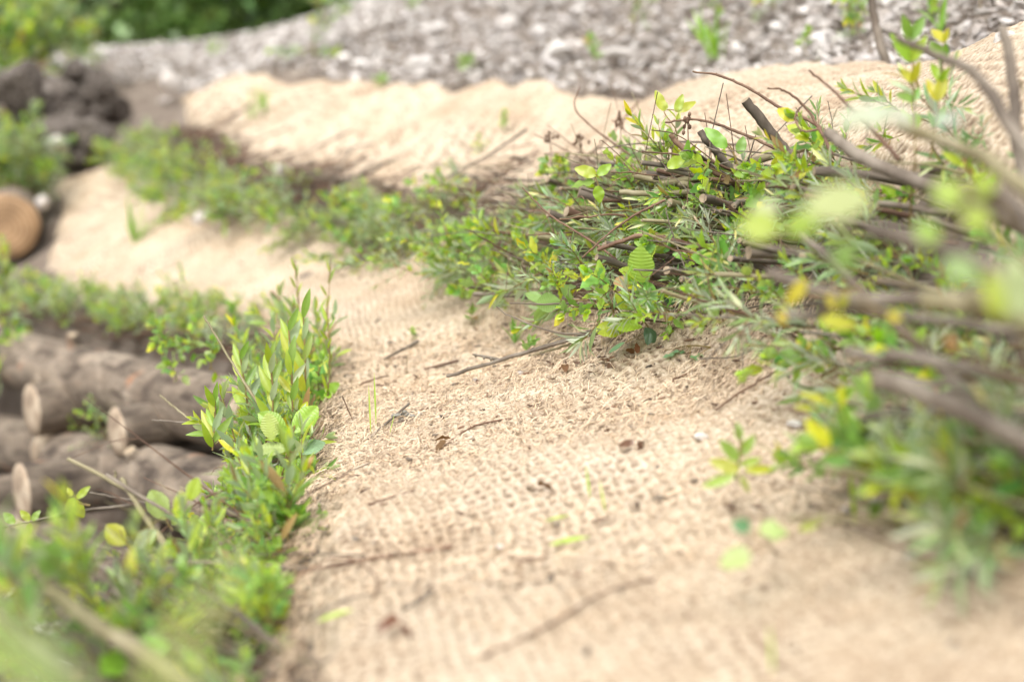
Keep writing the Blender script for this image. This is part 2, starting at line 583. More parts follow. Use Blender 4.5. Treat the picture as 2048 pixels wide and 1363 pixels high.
# ------------------------------------------------------------------ coir mats
def weave(x, y, pitch=.018):
    """height (m) and openness 0..1 of the woven net at plan position x, y"""
    wx = x + .02 * vnoise(x * 4, y * 4, 21) + .006 * vnoise(x * 19, y * 19, 22) + .0035 * vnoise(x * 48, y * 48, 26)
    wy = y + .02 * vnoise(x * 4, y * 4, 23) + .006 * vnoise(x * 19, y * 19, 24) + .0035 * vnoise(x * 48, y * 48, 29)
    c, s = math.cos(.16), math.sin(.16)
    u, v = (wx * c + wy * s) / pitch, (-wx * s + wy * c) / (pitch * 1.15)
    fu, fv = u - np.floor(u), v - np.floor(v)
    du, dv = np.abs(fu - .5), np.abs(fv - .5)
    tw = .33 + .13 * vnoise(x * 55, y * 55, 25)
    ya = np.clip(1 - (du / tw) ** 2, 0, 1)           # yarns running away
    yb = np.clip(1 - (dv / tw) ** 2, 0, 1)           # yarns running across
    alt = np.where((np.floor(u) + np.floor(v)) % 2 > 0, 1, -1)
    h = np.maximum(ya ** .5 * (.0058 + .0014 * alt * (yb > 0)), yb ** .5 * (.0042 - .0016 * alt * (ya > 0))) + .0012 * vnoise(x * 150, y * 150, 30)
    open_ = sstep(.0, .6, 1 - np.maximum(ya, yb) ** .4 * 1.0)
    loose = sstep(-.25, .35, vnoise(x * 4.5, y * 4.5, 27) + .5 * vnoise(x * 13, y * 13, 28))
    return h, np.clip(open_ * (.4 + .5 * loose), 0, 1)


def mat_z(x, y, s):
    """folds and slack of the mat on top of the terrain"""
    f = .012 * vnoise(s * 4.2, s * 0 + 7, 31) + .008 * vnoise(s * 9, s * 0 + 3, 35) + .010 * vnoise(x * 2.6, y * 2.6, 32) + .004 * vnoise(x * 9, y * 9, 33)
    far = sstep(2.2, 4.5, y)
    return f * (.5 + 1.2 * far) + .0035 * vnoise(x * 27, y * 27, 34)


def build_mat(name, A, B, step_near, label, nv, wob=.02):
    dA, dB = arc(A), arc(B)
    n = 900
    mid = None
    # spacing along the strip grows with distance from the camera
    u = [0.0]
    L = .5 * (dA[-1] + dB[-1])
    while u[-1] < 1:
        a = np.array((np.interp(u[-1] * dA[-1], dA, A[:, 0]), np.interp(u[-1] * dA[-1], dA, A[:, 1])))
        b = np.array((np.interp(u[-1] * dB[-1], dB, B[:, 0]), np.interp(u[-1] * dB[-1], dB, B[:, 1])))
        dist = max(.9, min(np.hypot(*a), np.hypot(*b), np.hypot(*((a + b) / 2))))
        u.append(u[-1] + step_near * max(1, dist / 2.2) / L)
    u = np.array(u[:-1] + [1.0])
    Ax, Ay = np.interp(u * dA[-1], dA, A[:, 0]), np.interp(u * dA[-1], dA, A[:, 1])
    Bx, By = np.interp(u * dB[-1], dB, B[:, 0]), np.interp(u * dB[-1], dB, B[:, 1])
    # ragged edges
    for (ex, ey, sx) in ((Ax, Ay, 1), (Bx, By, -1)):
        w = wob * vnoise(u * L * 3, u * 0 + sx, 41) + .4 * wob * vnoise(u * L * 14, u * 0 + sx, 42)
        tx, ty = np.gradient(ex), np.gradient(ey); nn = np.hypot(tx, ty) + 1e-9
        ex += -ty / nn * w; ey += tx / nn * w
    v = np.linspace(0, 1, nv)
    X = Ax[:, None] + (Bx - Ax)[:, None] * v; Y = Ay[:, None] + (By - Ay)[:, None] * v
    Z = T(X, Y)
    S = (u * L)[:, None] + 0 * X
    h, op = weave(X, Y)
    Z = Z + mat_z(X, Y, S) + h
    # hems tuck into the ground
    edge = np.minimum(v, 1 - v)[None] * np.hypot(Bx - Ax, By - Ay)[:, None]
    Z -= .05 * (1 - sstep(0, .05, edge))
    nu = len(u)
    i = np.arange(nu - 1)[:, None] * nv; j = np.arange(nv - 1)[None]
    q = np.stack([i + j, i + j + 1, i + nv + j + 1, i + nv + j], -1).reshape(-1, 4)
    mb = MB()
    col = np.stack([op.ravel(), h.ravel() * 0, h.ravel() * 0], -1)
    mb.add(np.c_[X.ravel(), Y.ravel(), Z.ravel()], q[:, ::-1], col=col)
    o = obj(name, mb.mesh(name, M_COIR))
    tag(o, label, "erosion mat", "coir mats on the slope")
    print(name, nu, nv)
    return o


def surf(x, y):
    """top of whatever covers the ground"""
    return T1(x, y) + .008


ROW2_IN = ROW2 + np.array((.05, .02))
build_mat("coir_mat", EDGE1, ROW2_IN, .0055, "wide pale woven coconut fibre mat running from the foreground to below the brush row", 260)
build_mat("coir_mat", UP_LO, UP_HI, .008, "smaller pale coconut fibre mat between the upper brush row and the rubble", 170)

# ------------------------------------------------------------------ rocks and rubble
def ico(sub):
    import bmesh
    bm = bmesh.new()
    bmesh.ops.create_icosphere(bm, subdivisions=sub, radius=1)
    v = np.array([x.co[:] for x in bm.verts]); f = np.array([[w.index for w in p.verts] for p in bm.faces])
    bm.free()
    return v, f


ICO2, ICO3, ICO1 = ico(2), ico(3), ico(1)


def rock_shape(rng, base, flat=.6, cuts=7, rough=.06):
    v, f = base
    v = v.copy()
    for _ in range(cuts):
        d = nrm(rng.normal(size=3)); h = rng.uniform(.45, .8)
        p = v @ d
        v -= np.clip(p - h, 0, None)[:, None] * d
    k = rng.integers(0, 99)
    v *= (1 + rough * vnoise(v[:, 0] * 4 + k, v[:, 1] * 4 + v[:, 2] * 3, int(k)))[:, None]
    v *= np.array((1, rng.uniform(.6, .95), flat * rng.uniform(.7, 1.2)))
    return v, f


def rock_mesh(name, seed, m, base=ICO2, flat=.6, tone=(1, 1, 1), cuts=7, smooth=False, rough=.06):
    rng = np.random.default_rng(seed)
    v, f = rock_shape(rng, base, flat, cuts, rough)
    mb = MB(); mb.add(v, t=f, col=np.array(tone))
    return mb.mesh(name, m, smooth)


def rquat(rng, tilt=.5):
    q = Quaternion((0, 0, 1), rng.uniform(0, 6.28))
    return Quaternion(nrm(rng.normal(size=3)), rng.uniform(-tilt, tilt)) @ q


def in_rubble(x, y):
    """True where the loose stone slope lies: uphill of the upper mat"""
    return sdist(UP_HI, x, y) < -.01


TONES = [(1.15, 1.12, 1.1), (1.0, .96, .94), (.85, .8, .77), (1.5, 1.49, 1.49), (.95, .88, .84), (.68, .63, .6), (1.1, 1.07, 1.08)]
ROCKS = [rock_mesh("rock", 100 + i, M_ROCK, ICO2, .38, TONES[i % 7], 10) for i in range(14)]


def rubble():
    rng = np.random.default_rng(77)
    n = 0
    # stones large enough to be told apart
    while n < 250:
        px, py = rng.uniform(330, 2150), rng.uniform(-40, 190)
        p = ground_at(px, py)
        d = p[1]
        if d > 11 or not in_rubble(p[0], p[1])[0]:
            continue
        s = rng.choice([.016, .022, .031, .045], p=[.35, .35, .2, .1]) * rng.uniform(.8, 1.25) * (.75 + .08 * d)
        o = obj("rock", ROCKS[rng.integers(14)], None, p + (0, 0, s * .15), rquat(rng, .9), s)
        tag(o, "pale angular stone in the loose rubble slope above the mats", "rock", "stones in the rubble slope")
        n += 1
    # gravel between them, past counting
    mb = MB()
    tpl = [rock_shape(np.random.default_rng(300 + i), ICO1, .42, 7) for i in range(10)]
    k = 0
    X = rng.uniform(-5.5, 4.5, 240000); Y = rng.uniform(1.5, 13, 240000)
    keep = in_rubble(X, Y) & (np.abs(X) < .45 * Y + .6) & (sdist(UP_HI, X, Y) > -7)
    keep &= ~((X < -1.4) & (Y < 7.0)) & ~((X < -1.95) & (Y < 8.6))
    w = np.clip(3.5 / Y, .2, 1) ** 1.2
    keep &= rng.random(240000) < w
    X, Y = X[keep][:52000], Y[keep][:52000]
    Z = T(X, Y)
    for x, y, z in zip(X, Y, Z):
        v, f = tpl[rng.integers(10)]
        s = rng.choice([.007, .011, .016, .026], p=[.4, .35, .19, .06]) * (.55 + .13 * y)
        R = np.array(rquat(rng, 1.2).to_matrix())
        t = np.array(TONES[rng.integers(7)]) * rng.uniform(.75, 1.1)
        mb.add(v @ R.T * s + (x, y, z - .012), t=f, col=t)
    o = obj("gravel", mb.mesh("gravel", M_ROCK, False))
    tag(o, "loose grey gravel between the stones of the rubble slope", "gravel", kind="stuff")
    print("gravel", len(X))
    # pale gravel on the valley floor below the log wall
    mb = MB()
    for _ in range(2500):
        x, y = rng.uniform(-4.5, -.6), rng.uniform(.8, 7)
        if sdist(WALL, x, y)[0] < .35:
            continue
        v, f = tpl[rng.integers(10)]
        R = np.array(rquat(rng, 1.2).to_matrix())
        mb.add(v @ R.T * rng.uniform(.015, .045) + (x, y, FLOOR_Z - .02), t=f, col=np.array((1.5, 1.48, 1.45)) * rng.uniform(.8, 1.1))
    o = obj("gravel", mb.mesh("gravel_floor", M_ROCK, False))
    tag(o, "pale gravel at the foot of the log wall", "gravel", kind="stuff")


rubble()


def left_rocks():
    """dark muddy boulders at the torn end of the mats"""
    spec = [((95, 190, 7.9), .36, .95, 900), ((20, 250, 7.6), .26, .8, 901), ((140, 225, 7.4), .2, .5, 902), ((70, 275, 7.2), .19, .6, 903),
            ((10, 330, 7.0), .2, .6, 904), ((175, 290, 7.3), .14, .7, 905), ((215, 215, 7.8), .2, .7, 906), ((165, 170, 8.1), .22, .7, 911), ((-70, 210, 7.6), .4, .9, 912), ((40, 300, 7.4), .2, .6, 913)]
    lab = ["big rounded dark brown boulder under the leafy bank", "dark boulder below the bent root", "long grey-brown slab lodged under the big boulder",
           "grey-brown stone below the slab, in the shade", "dark stone above the low bush", "dark stone beside the pale round one",
           "dark brown stone at the upper end of the far brush row", "dark stone behind the big boulder", "muddy boulder behind the bent root at the frame edge", "small muddy stone between the two shaded ones"]
    more = np.random.default_rng(61)
    for k in range(14):
        sd = 930 + k; r = more.uniform(.08, .17)
        me = rock_mesh("boulder", sd, M_MUD_ROCK, ICO3, more.uniform(.5, .9), cuts=9, smooth=False, rough=.15)
        tag(obj("boulder", me, None, P(more.uniform(-20, 220), more.uniform(140, 320), more.uniform(7.0, 7.5)), rquat(more, .5), r), "smaller dark stone wedged among the boulders below the leafy bank", "boulder", "small stones among the dark boulders")
    for (p, r, fl, sd), l in zip(spec, lab):
        r *= .8
        me = rock_mesh("boulder", sd, M_MUD_ROCK, ICO3, fl, cuts=9, smooth=False, rough=.2)
        tag(obj("boulder", me, None, P(*p), rquat(np.random.default_rng(sd), .3), r), l, "boulder", "muddy boulders at the mat's torn end")
    for p, r, l in [((118, 288, 7.0), .07, "pale round stone sitting among the dark muddy boulders"), ((560, 340, 4.95), .05, "white stone caught on top of the far brush row"),
                    ((85, 405, 6.3), .04, "pale stone on top of the sawn log's far side"), ((402, 440, 5.35), .045, "pale stone at the foot of the far brush row"),
                    ((340, 168, 7.7), .08, "white stone at the upper tip of the upper mat")]:
        tag(obj("rock", rock_mesh("rock", int(p[0]), M_ROCK, ICO2, .8, (1.5, 1.45, 1.42)), None, P(*p), rquat(np.random.default_rng(7), .3), r), l, "rock")
    # large stones of the rubble slope
    for (px, py), r, tone, l in [((1120, 110), .16, 3, "large white slab at the foot of the rubble slope"), ((1085, 60), .09, 3, "white wedge-shaped stone above the large slab"),
                                 ((1020, 45), .10, 0, "buff stone high in the rubble slope"), ((720, 130), .1, 3, "white stone touching the upper mat's hump"),
                                 ((300, 45), .22, 4, "brown block on the skyline under the trees"), ((830, 128), .09, 3, "white stone above the dip in the upper mat"),
                                 ((640, 100), .1, 2, "grey stone above the upper mat's hump"), ((1240, 110), .09, 0, "cream stone right of the large slab"),
                                 ((2010, 85), .055, 3, "white stone by the mat's upper right corner")]:
        p = ground_at(px, py)
        tag(obj("rock", rock_mesh("rock", 500 + px, M_ROCK, ICO2, .5, TONES[tone], 10), None, p, rquat(np.random.default_rng(px), .3), r * .75), l, "rock")
    for (px, py), r, l in [((1690, 1030), .011, "grey pebble on the mat below the curled seedling"), ((1955, 1155), .019, "largest grey pebble, at the lower right of the mat"),
                           ((1880, 1080), .013, "flat grey pebble above the largest pebble"), ((1820, 1130), .012, "rounded grey pebble left of the largest one"),
                           ((1400, 885), .012, "white flat pebble beside the yellow-green seedling"), ((1588, 858), .012, "white pebble right under the brush at right"),
                           ((1750, 1012), .01, "dark grey pebble near the brush shadow"), ((1520, 705), .012, "cream pebble in the hollow under the brush"),
                           ((950, 768), .008, "small bluish pebble below the long dark stick"), ((1000, 1102), .007, "tiny white pebble on the open mat"), ((1040, 755), .008, "small bluish pebble near the alder shoot")]:
        p = ground_at(px, py, .006)
        t = (1.7, 1.7, 1.72) if "white" in l or "cream" in l else (1.0, .98, 1.02)
        tag(obj("pebble", rock_mesh("pebble", 700 + px, M_ROCK, ICO2, .5, t), None, p, rquat(np.random.default_rng(px), .3), r), l, "pebble")


left_rocks()


# ------------------------------------------------------------------ logs of the crib wall
def log(a, b, r, label, seed=0, taper=.95, group=None):
    a, b = np.array(a, float), np.array(b, float)
    rng = np.random.default_rng(seed)
    L = np.linalg.norm(b - a)
    d = (b - a) / L
    n, sides = max(16, int(L * 22)), 28
    t = np.linspace(0, 1, n)
    path = t[:, None] * np.array((0, 0, L))
    path[:, 0] += .006 * np.sin(t * 5 + seed); path[:, 1] += .006 * np.sin(t * 4 + 2 * seed)
    ang = np.linspace(0, 2 * np.pi, sides, endpoint=False)
    R = r * (1 + (taper - 1) * t)[:, None] * (1 + .022 * vnoise(np.cos(ang)[None] * 2.2 + seed + t[:, None] * L * 2, np.sin(ang)[None] * 2.2 + t[:, None] * L * 1.6, seed) + .012 * vnoise(np.cos(ang)[None] * 6 + seed, np.sin(ang)[None] * 6 + t[:, None] * L * 20, seed + 1))
    mb = MB()
    tube(mb, path, R, sides, cap=False)
    q = Vector(d).to_track_quat('Z', 'Y')
    me = mb.mesh("log", M_LOG)
    o = obj("log", me, None, a, q)
    tag(o, label, "log", group)
    for k in range(int(L * 1.6)):
        zz, aa = rng.uniform(.1, L - .1), rng.uniform(0, 6.28)
        m2 = MB(); od = np.array((math.cos(aa), math.sin(aa), rng.uniform(.1, .5)))
        p0 = np.array((math.cos(aa) * r * .9, math.sin(aa) * r * .9, zz))
        tube(m2, np.array([p0, p0 + od * r * .18, p0 + od * r * rng.uniform(.25, .4)]), np.array((.024, .017, .014)) * rng.uniform(.6, 1.2), 9, cap_m=1)
        obj("branch_stub", m2.mesh("branch_stub", [M_LOG, M_CUT]), o)
    for k, zz in ((0, 0), (1, L)):
        rr = R[0 if k == 0 else -1]
        mb = MB()
        sgn = -1 if k == 0 else 1
        rings = []
        for f, dz in ((1.0, 0.0), (.985, .004), (.6, .006), (.25, .007)):
            rings.append(np.c_[np.cos(ang) * rr * f, np.sin(ang) * rr * f, np.full(sides, sgn * dz)])
        v = np.vstack(rings + [np.array([[0, 0, sgn * .007]])])
        if k == 1:
            v = v + path[-1]
        else:
            v = v + path[0]
        qs, ts = [], []
        for g in range(3):
            for j in range(sides):
                j2 = (j + 1) % sides
                f4 = [g * sides + j, g * sides + j2, (g + 1) * sides + j2, (g + 1) * sides + j]
                qs.append(f4 if sgn > 0 else f4[::-1])
        for j in range(sides):
            f3 = [3 * sides + j, 3 * sides + (j + 1) % sides, 4 * sides]
            ts.append(f3 if sgn > 0 else f3[::-1])
        if k == 1:
            v = v - path[-1]
        mb.add(v, qs, ts)
        c = obj("cut_face", mb.mesh("cut_face", M_RING if seed == 10 else M_RING_PALE), o, None if k == 0 else path[-1])
    return o


G = "logs of the crib wall"
log(P(-330, 615, 7.2), P(520, 842, 3.5), .1, "long grey stretcher log carrying the leafy brush layer", seed=1, group=G)
log(P(66, 818, 4.3), P(66, 818, 4.3) + np.array((.62, .45, -.01)), .08, "short sawn header log sticking out under the long log, the upper left one", seed=2, group=G)
log(P(236, 862, 3.75), P(236, 862, 3.75) + np.array((.56, .42, -.01)), .066, "short sawn header log with a pale cut rim, nearer the brush", seed=3, group=G)
log(P(44, 988, 3.8), P(44, 988, 3.8) + np.array((.6, .42, -.01)), .08, "dark sawn header log below the rounded grey log", seed=4, group=G)
log(P(-320, 830, 6.2), P(118, 905, 4.75), .1, "grey stretcher log ending below the upper left header log", seed=5, group=G)
log(P(140, 925, 4.35), P(520, 1020, 3.2), .1, "grey rounded log in the middle tier below the two header logs", seed=6, group=G)
log(P(-300, 1010, 4.9), P(110, 1095, 3.95), .1, "brown log low in the wall behind the leafy twig", seed=7, group=G)
log(P(110, 1110, 3.75), P(480, 1240, 2.8), .1, "lowest purplish grey log just behind the brush tips", seed=8, group=G)
log(P(-60, 1010, 4.2), P(-60, 1010, 4.2) + np.array((.3, .2, 0)), .075, "short log end at the frame edge beside the dark header log", seed=9, group=G)
log(P(10, 455, 6.15), P(10, 455, 6.15) + np.array((-.36, 1.15, .02)), .142, "big sawn log with an orange-tan end face by the mat's far edge", seed=10)

# earth packed behind and between the logs is the ground sheet itself

# ------------------------------------------------------------------ leaves
def leaf_tpl(kind):
    """leaf in its own frame: x along (0..1), y across, z up; returns verts, quads"""
    if kind == "willow":
        n, cols = 7, np.array((-1, -.5, 0, .5, 1))
    elif kind == "narrow":
        n, cols = 5, np.array((-1, 0, 1.))
    elif kind == "oval":
        n, cols = 9, np.array((-1, -.55, 0, .55, 1))
    elif kind == "alder":
        n, cols = 44, np.array((-1, -.75, -.5, -.25, 0, .25, .5, .75, 1))
    elif kind == "tree":
        n, cols = 3, np.array((-1, 0, 1.))
    t = np.linspace(0, 1, n)
    if kind in ("willow", "narrow"):
        w = np.sin(np.pi * np.clip(t, .02, .985) ** .85) ** .8
    elif kind == "oval":
        w = np.sin(np.pi * np.clip(t, .02, .97) ** .8) ** .65
    elif kind == "tree":
        w = np.array((.25, 1, .1))
    else:
        w = np.sin(np.pi * np.clip(t, .015, .985) ** .82) ** .6
        w = w * (1 + .07 * (2 * ((t * 20) % 1) - 1))
    X = np.repeat(t[:, None], len(cols), 1); Yc = w[:, None] * cols[None]
    Z = np.zeros_like(X)
    if kind == "alder":
        Yn = np.abs(Yc)
        X = X + .16 * Yn * (1 - t[:, None])
        Z += .02 * np.abs(((t[:, None] * 10 - Yn * 0.0) % 1) * 2 - 1) * np.minimum(1, Yn * 3)
        Z += .10 * Yn - .1 * Yn ** 2
    else:
        Z += (.35 if kind == "narrow" else .42 if kind == "oval" else .3) * np.abs(Yc) * (.2 if kind == "tree" else 1)
        if kind == "oval":
            Z += .22 * np.abs(Yc) * np.sin(t[:, None] * 13 + np.sign(Yc)) - .25 * Yc ** 2
    v = np.stack([X.ravel(), Yc.ravel(), Z.ravel()], -1)
    m = len(cols)
    i = np.arange(n - 1)[:, None] * m; j = np.arange(m - 1)[None]
    q = np.stack([i + j, i + m + j, i + m + j + 1, i + j + 1], -1).reshape(-1, 4)
    return v, q


LT = {k: leaf_tpl(k) for k in ("willow", "narrow", "oval", "alder", "tree")}
LW = {"willow": .142, "narrow": .075, "oval": .29, "alder": .37, "tree": .38}


def put_leaf(mb, kind, p, d, up, L, col, curl=.15, wscale=1.0, m=0):
    v, q = LT[kind]
    v = v.copy()
    v[:, 1] *= LW[kind] * wscale
    if kind != "alder":
        v[:, 2] *= LW[kind] * wscale
    v[:, 2] -= curl * v[:, 0] ** 2
    d = nrm(d); s = np.cross(up, d)
    if np.linalg.norm(s) < 1e-3:
        s = np.cross((1, .2, 0), d)
    s = nrm(s); u = np.cross(d, s)
    mb.add(L * (v[:, :1] * d + v[:, 1:2] * s + v[:, 2:3] * u) + p, q, col=np.array(col), m=m)


def jit(rng, c, a=.15):
    k = rng.uniform(1 - a, 1 + a)
    return np.array(c) * k * np.array((rng.uniform(.9, 1.12), 1, rng.uniform(.85, 1.15)))


C_WIL = [(0.35, 0.48, 0.06), (0.26, 0.42, 0.07), (0.46, 0.52, 0.07), (0.2, 0.35, 0.085), (0.39, 0.49, 0.055)]
C_SIL = [(0.32, 0.41, 0.2), (0.24, 0.35, 0.16), (0.42, 0.48, 0.3), (0.2, 0.31, 0.1)]
C_ALD = [(.28, .45, .05), (.31, .47, .055), (.2, .37, .07), (.24, .42, .06)]
C_OVL = [(0.31, 0.47, 0.07), (0.22, 0.39, 0.075), (0.41, 0.51, 0.06), (0.17, 0.33, 0.08), (0.46, 0.47, 0.06)]
C_YEL = [(.52, .46, .06), (.52, .4, .07)]


def sprig(kind, seed):
    """returns (stem mesh, leaves mesh) growing along +Z from the origin"""
    rng = np.random.default_rng(seed)
    st, lf = MB(), MB()

    def shoot(base, d, L, r, lk, ll, n, cols, spread, start=.15, tip=True, curl=.15, ws=1.0):
        d = nrm(d)
        side = nrm(np.cross(d, rng.normal(size=3)))
        path = curve_pts([base, base + d * L * .5 + side * L * rng.uniform(-.06, .06), base + d * L + side * L * rng.uniform(-.12, .12)], 9)
        tube(st, path, np.linspace(r, r * .35, 9), 5)
        ph = rng.uniform(0, 6.28)
        a = nrm(np.cross(d, (.3, .9, .1))); b = np.cross(d, a)
        for k in range(n):
            f = start + (1 - start) * (k + .5) / n
            p = np.array([np.interp(f, np.linspace(0, 1, 9), path[:, c]) for c in range(3)])
            ph += 2.4 + rng.uniform(-.4, .4)
            rad = math.cos(ph) * a + math.sin(ph) * b
            sp = spread * rng.uniform(.7, 1.3) * (1.1 - .55 * f)
            dd = nrm(d * math.cos(sp) + rad * math.sin(sp))
            sz = ll * rng.uniform(.7, 1.15) * (1 - .35 * abs(f - .55) * 1.6)
            pet = .12 * sz
            c = jit(rng, cols[rng.integers(len(cols))])
            if rng.random() < .035:
                c = np.array((.3, .2, .09)) * rng.uniform(.6, 1.3)
            if f > .8 and lk != 'alder' and rng.random() < .5:
                c = c * np.array((1.35, 1.12, .8))
            put_leaf(lf, lk, p + dd * pet, dd, nrm(d * .8 - rad * .6 + rng.normal(size=3) * .25), sz, c, curl * rng.uniform(.2, 1.8), ws * rng.uniform(.85, 1.2))
            tube(st, np.array([p, p + dd * pet * 1.1]), r * .3, 4, cap=False)
        if tip:
            for k in range(3):
                dd = nrm(d + rng.normal(size=3) * .16)
                put_leaf(lf, lk, path[-1], dd, rng.normal(size=3), ll * rng.uniform(.4, .65), jit(rng, cols[0]) * np.array((1.3, 1.15, .7)), 0, ws)
        return path

    if kind == "willow":
        H = rng.uniform(.13, .24)
        p = shoot(np.zeros(3), (rng.uniform(-.15, .15), rng.uniform(-.15, .15), 1), H, .0021, "willow", .056, int(H / .013), C_WIL, .75)
        for _ in range(rng.integers(1, 4)):
            k = rng.integers(1, 5)
            shoot(p[k], rng.normal(size=3) * .5 + (0, 0, .8), H * rng.uniform(.35, .6), .0014, "willow", .044, int(H / .024), C_WIL, .8)
    elif kind == "silver":
        H = rng.uniform(.06, .13)
        p = shoot(np.zeros(3), (0, 0, 1), H, .0015, "narrow", .05, int(H / .0052), C_SIL, .8, start=.05, curl=.2)
        for _ in range(rng.integers(1, 3)):
            shoot(p[rng.integers(1, 5)], rng.normal(size=3) * .6 + (0, 0, .7), H * .6, .001, "narrow", .042, 10, C_SIL, .8)
    elif kind == "oval":
        H = rng.uniform(.08, .17)
        p = shoot(np.zeros(3), (0, 0, 1), H, .0018, "oval", .038, int(H / .013), C_OVL, .95)
        for _ in range(rng.integers(1, 4)):
            shoot(p[rng.integers(1, 6)], rng.normal(size=3) * .7 + (0, 0, .7), H * rng.uniform(.4, .7), .0013, "oval", .034, int(H / .022), C_OVL + [C_YEL[0]] * (rng.random() < .1), .95)
    elif kind == "alder":
        H = rng.uniform(.08, .14)
        shoot(np.zeros(3), (0, 0, 1), H, .0019, "alder", .065, rng.integers(4, 7), C_ALD, 1.05, start=.25, tip=False, curl=.12)
    elif kind == "bushy":
        # branchy leafy shoot for the brush farther off
        H = rng.uniform(.16, .28)
        p = shoot(np.zeros(3), (0, 0, 1), H, .0028, "oval", .042, 10, C_OVL, .95)
        for _ in range(7):
            lk, ll, cc = [("oval", .036, C_OVL), ("willow", .05, C_WIL), ("narrow", .05, C_SIL)][rng.integers(3)]
            shoot(p[rng.integers(0, 7)], rng.normal(size=3) * .9 + (0, 0, .6), H * rng.uniform(.35, .75), .0015, lk, ll, 11, cc, .9)
    elif kind == "seedling":
        H = rng.uniform(.02, .045)
        shoot(np.zeros(3), (rng.uniform(-.3, .3), rng.uniform(-.3, .3), 1), H, .0009, "oval", .022, 6, [(.25, .4, .1), (.33, .45, .12)], 1.2, start=.3)
    elif kind == "grass":
        for _ in range(rng.integers(7, 14)):
            d = nrm((rng.normal() * .35, rng.normal() * .35, 1)); L = rng.uniform(.05, .12)
            put_leaf(lf, "narrow", rng.normal(size=3) * (.008, .008, 0), d, rng.normal(size=3), L, jit(rng, (.25, .42, .07)), rng.uniform(0, .5), .55)
        tube(st, np.array([(0, 0, 0), (.003, 0, .03)]), .0012, 4)
    ms = {"silver": M_LEAF_SILVER, "alder": M_LEAF_ALDER, "oval": M_LEAF_ALDER, "bushy": M_LEAF, "grass": M_GRASS, "seedling": M_LEAF_ALDER}.get(kind, M_LEAF)
    return st.mesh(kind + "_stem", M_STEM_RED if kind in ("willow", "oval") and seed % 2 else M_STEM), lf.mesh(kind + "_leaves", ms)


NV = {"willow": 10, "silver": 9, "oval": 9, "alder": 8, "bushy": 10, "seedling": 6, "grass": 6}
SPRIGS = {k: [sprig(k, 1000 + 50 * i + len(k)) for i in range(n)] for k, n in NV.items()}
ONAME = {"willow": ("willow_shoot", "willow shoot"), "silver": ("grey_willow_sprig", "willow sprig"), "oval": ("leafy_sprig", "leafy sprig"), "alder": ("alder_sprig", "alder sprig"),
         "bushy": ("leafy_shoot", "leafy shoot"), "seedling": ("seedling", "seedling"), "grass": ("grass_tuft", "grass tuft")}


def plant(kind, loc, d, rng, scale, label, group=None, variant=None):
    st, lf = SPRIGS[kind][rng.integers(NV[kind]) if variant is None else variant % NV[kind]]
    q = Vector(nrm(d)).to_track_quat('Z', 'Y') @ Quaternion((0, 0, 1), rng.uniform(0, 6.28))
    o = obj(ONAME[kind][0], None, None, loc, q, scale)
    obj("stem", st, o)
    tag(o, label, ONAME[kind][1], group)
    obj("leaves", lf, o)
    return o


# ------------------------------------------------------------------ sticks and twigs
def stick_mesh(seed, kind):
    """cut brushwood stick along +Z, one metre long, thick end at the origin"""
    rng = np.random.default_rng(seed)
    mb = MB()
    n = 22
    t = np.linspace(0, 1, n)
    am = .012 if kind == 'cut' else .03
    path = np.c_[am * np.sin(t * rng.uniform(2, 5) + rng.uniform(0, 6)) + .0016 * rng.normal(size=n), am * np.sin(t * rng.uniform(2, 5) + rng.uniform(0, 6)) + .0016 * rng.normal(size=n), t]
    path[:, :2] -= path[0, :2]
    r = (.0125 if kind == "cut" else .006) * (1 - (.45 if kind == "cut" else .75) * t) * (1 + .08 * rng.normal(size=n))
    tone = np.array((1, 1, 1)) * rng.uniform(.75, 1.25)
    tube(mb, path, r, 8 if kind == "cut" else 6, cap_m=1, col=tone)
    for _ in range(rng.integers(1, 4) if kind == "cut" else rng.integers(3, 7)):
        k = rng.integers(4, n - 3)
        d = nrm(rng.normal(size=3) * (1, 1, .2) + (0, 0, 1.0))
        L = rng.uniform(.03, .09) if kind == "cut" and rng.random() < .6 else rng.uniform(.1, .3)
        tp = curve_pts([path[k], path[k] + d * L * .5 + rng.normal(size=3) * L * .07, path[k] + d * L + rng.normal(size=3) * L * .15], 8)
        tube(mb, tp, np.linspace(r[k] * .5, r[k] * .2 + .0006, 8), 5, cap_m=1, col=tone)
        for j in range(2, 8, 2):
            bud(mb, tp[j], d, r[k] * .28 + .0008, rng, tone)
    for k in range(3, n, 2):
        bud(mb, path[k], (0, 0, 1), min(r[k] * .6, .003), rng, tone)
    return mb.mesh("stick", [[M_BARK_GREY, M_BARK_RED if kind != "cut" or seed % 2 else M_BARK_GREY, M_BARK_GREEN][seed % 3], M_CUT])


def bud(mb, p, d, r, rng, tone):
    """small knuckle on a twig"""
    v, f = ICO1
    o = nrm(np.cross(nrm(d), rng.normal(size=3)))
    mb.add(v * r * (1, 1, 1.5) + p + o * r * .8, t=f, col=tone)


CUTS = [stick_mesh(2000 + i, "cut") for i in range(14)]
TWIGS = [stick_mesh(2100 + i, "twig") for i in range(14)]


def stick(kind, base, d, L, rng, label, group, thick=1.0):
    me = (CUTS if kind == "cut" else TWIGS)[rng.integers(14)]
    q = Vector(nrm(d)).to_track_quat('Z', 'Y') @ Quaternion((0, 0, 1), rng.uniform(0, 6.28))
    o = obj("cut_stick" if kind == "cut" else "bare_twig", me, None, base, q, (thick, thick, L))
    return tag(o, label, "stick" if kind == "cut" else "twig", group)


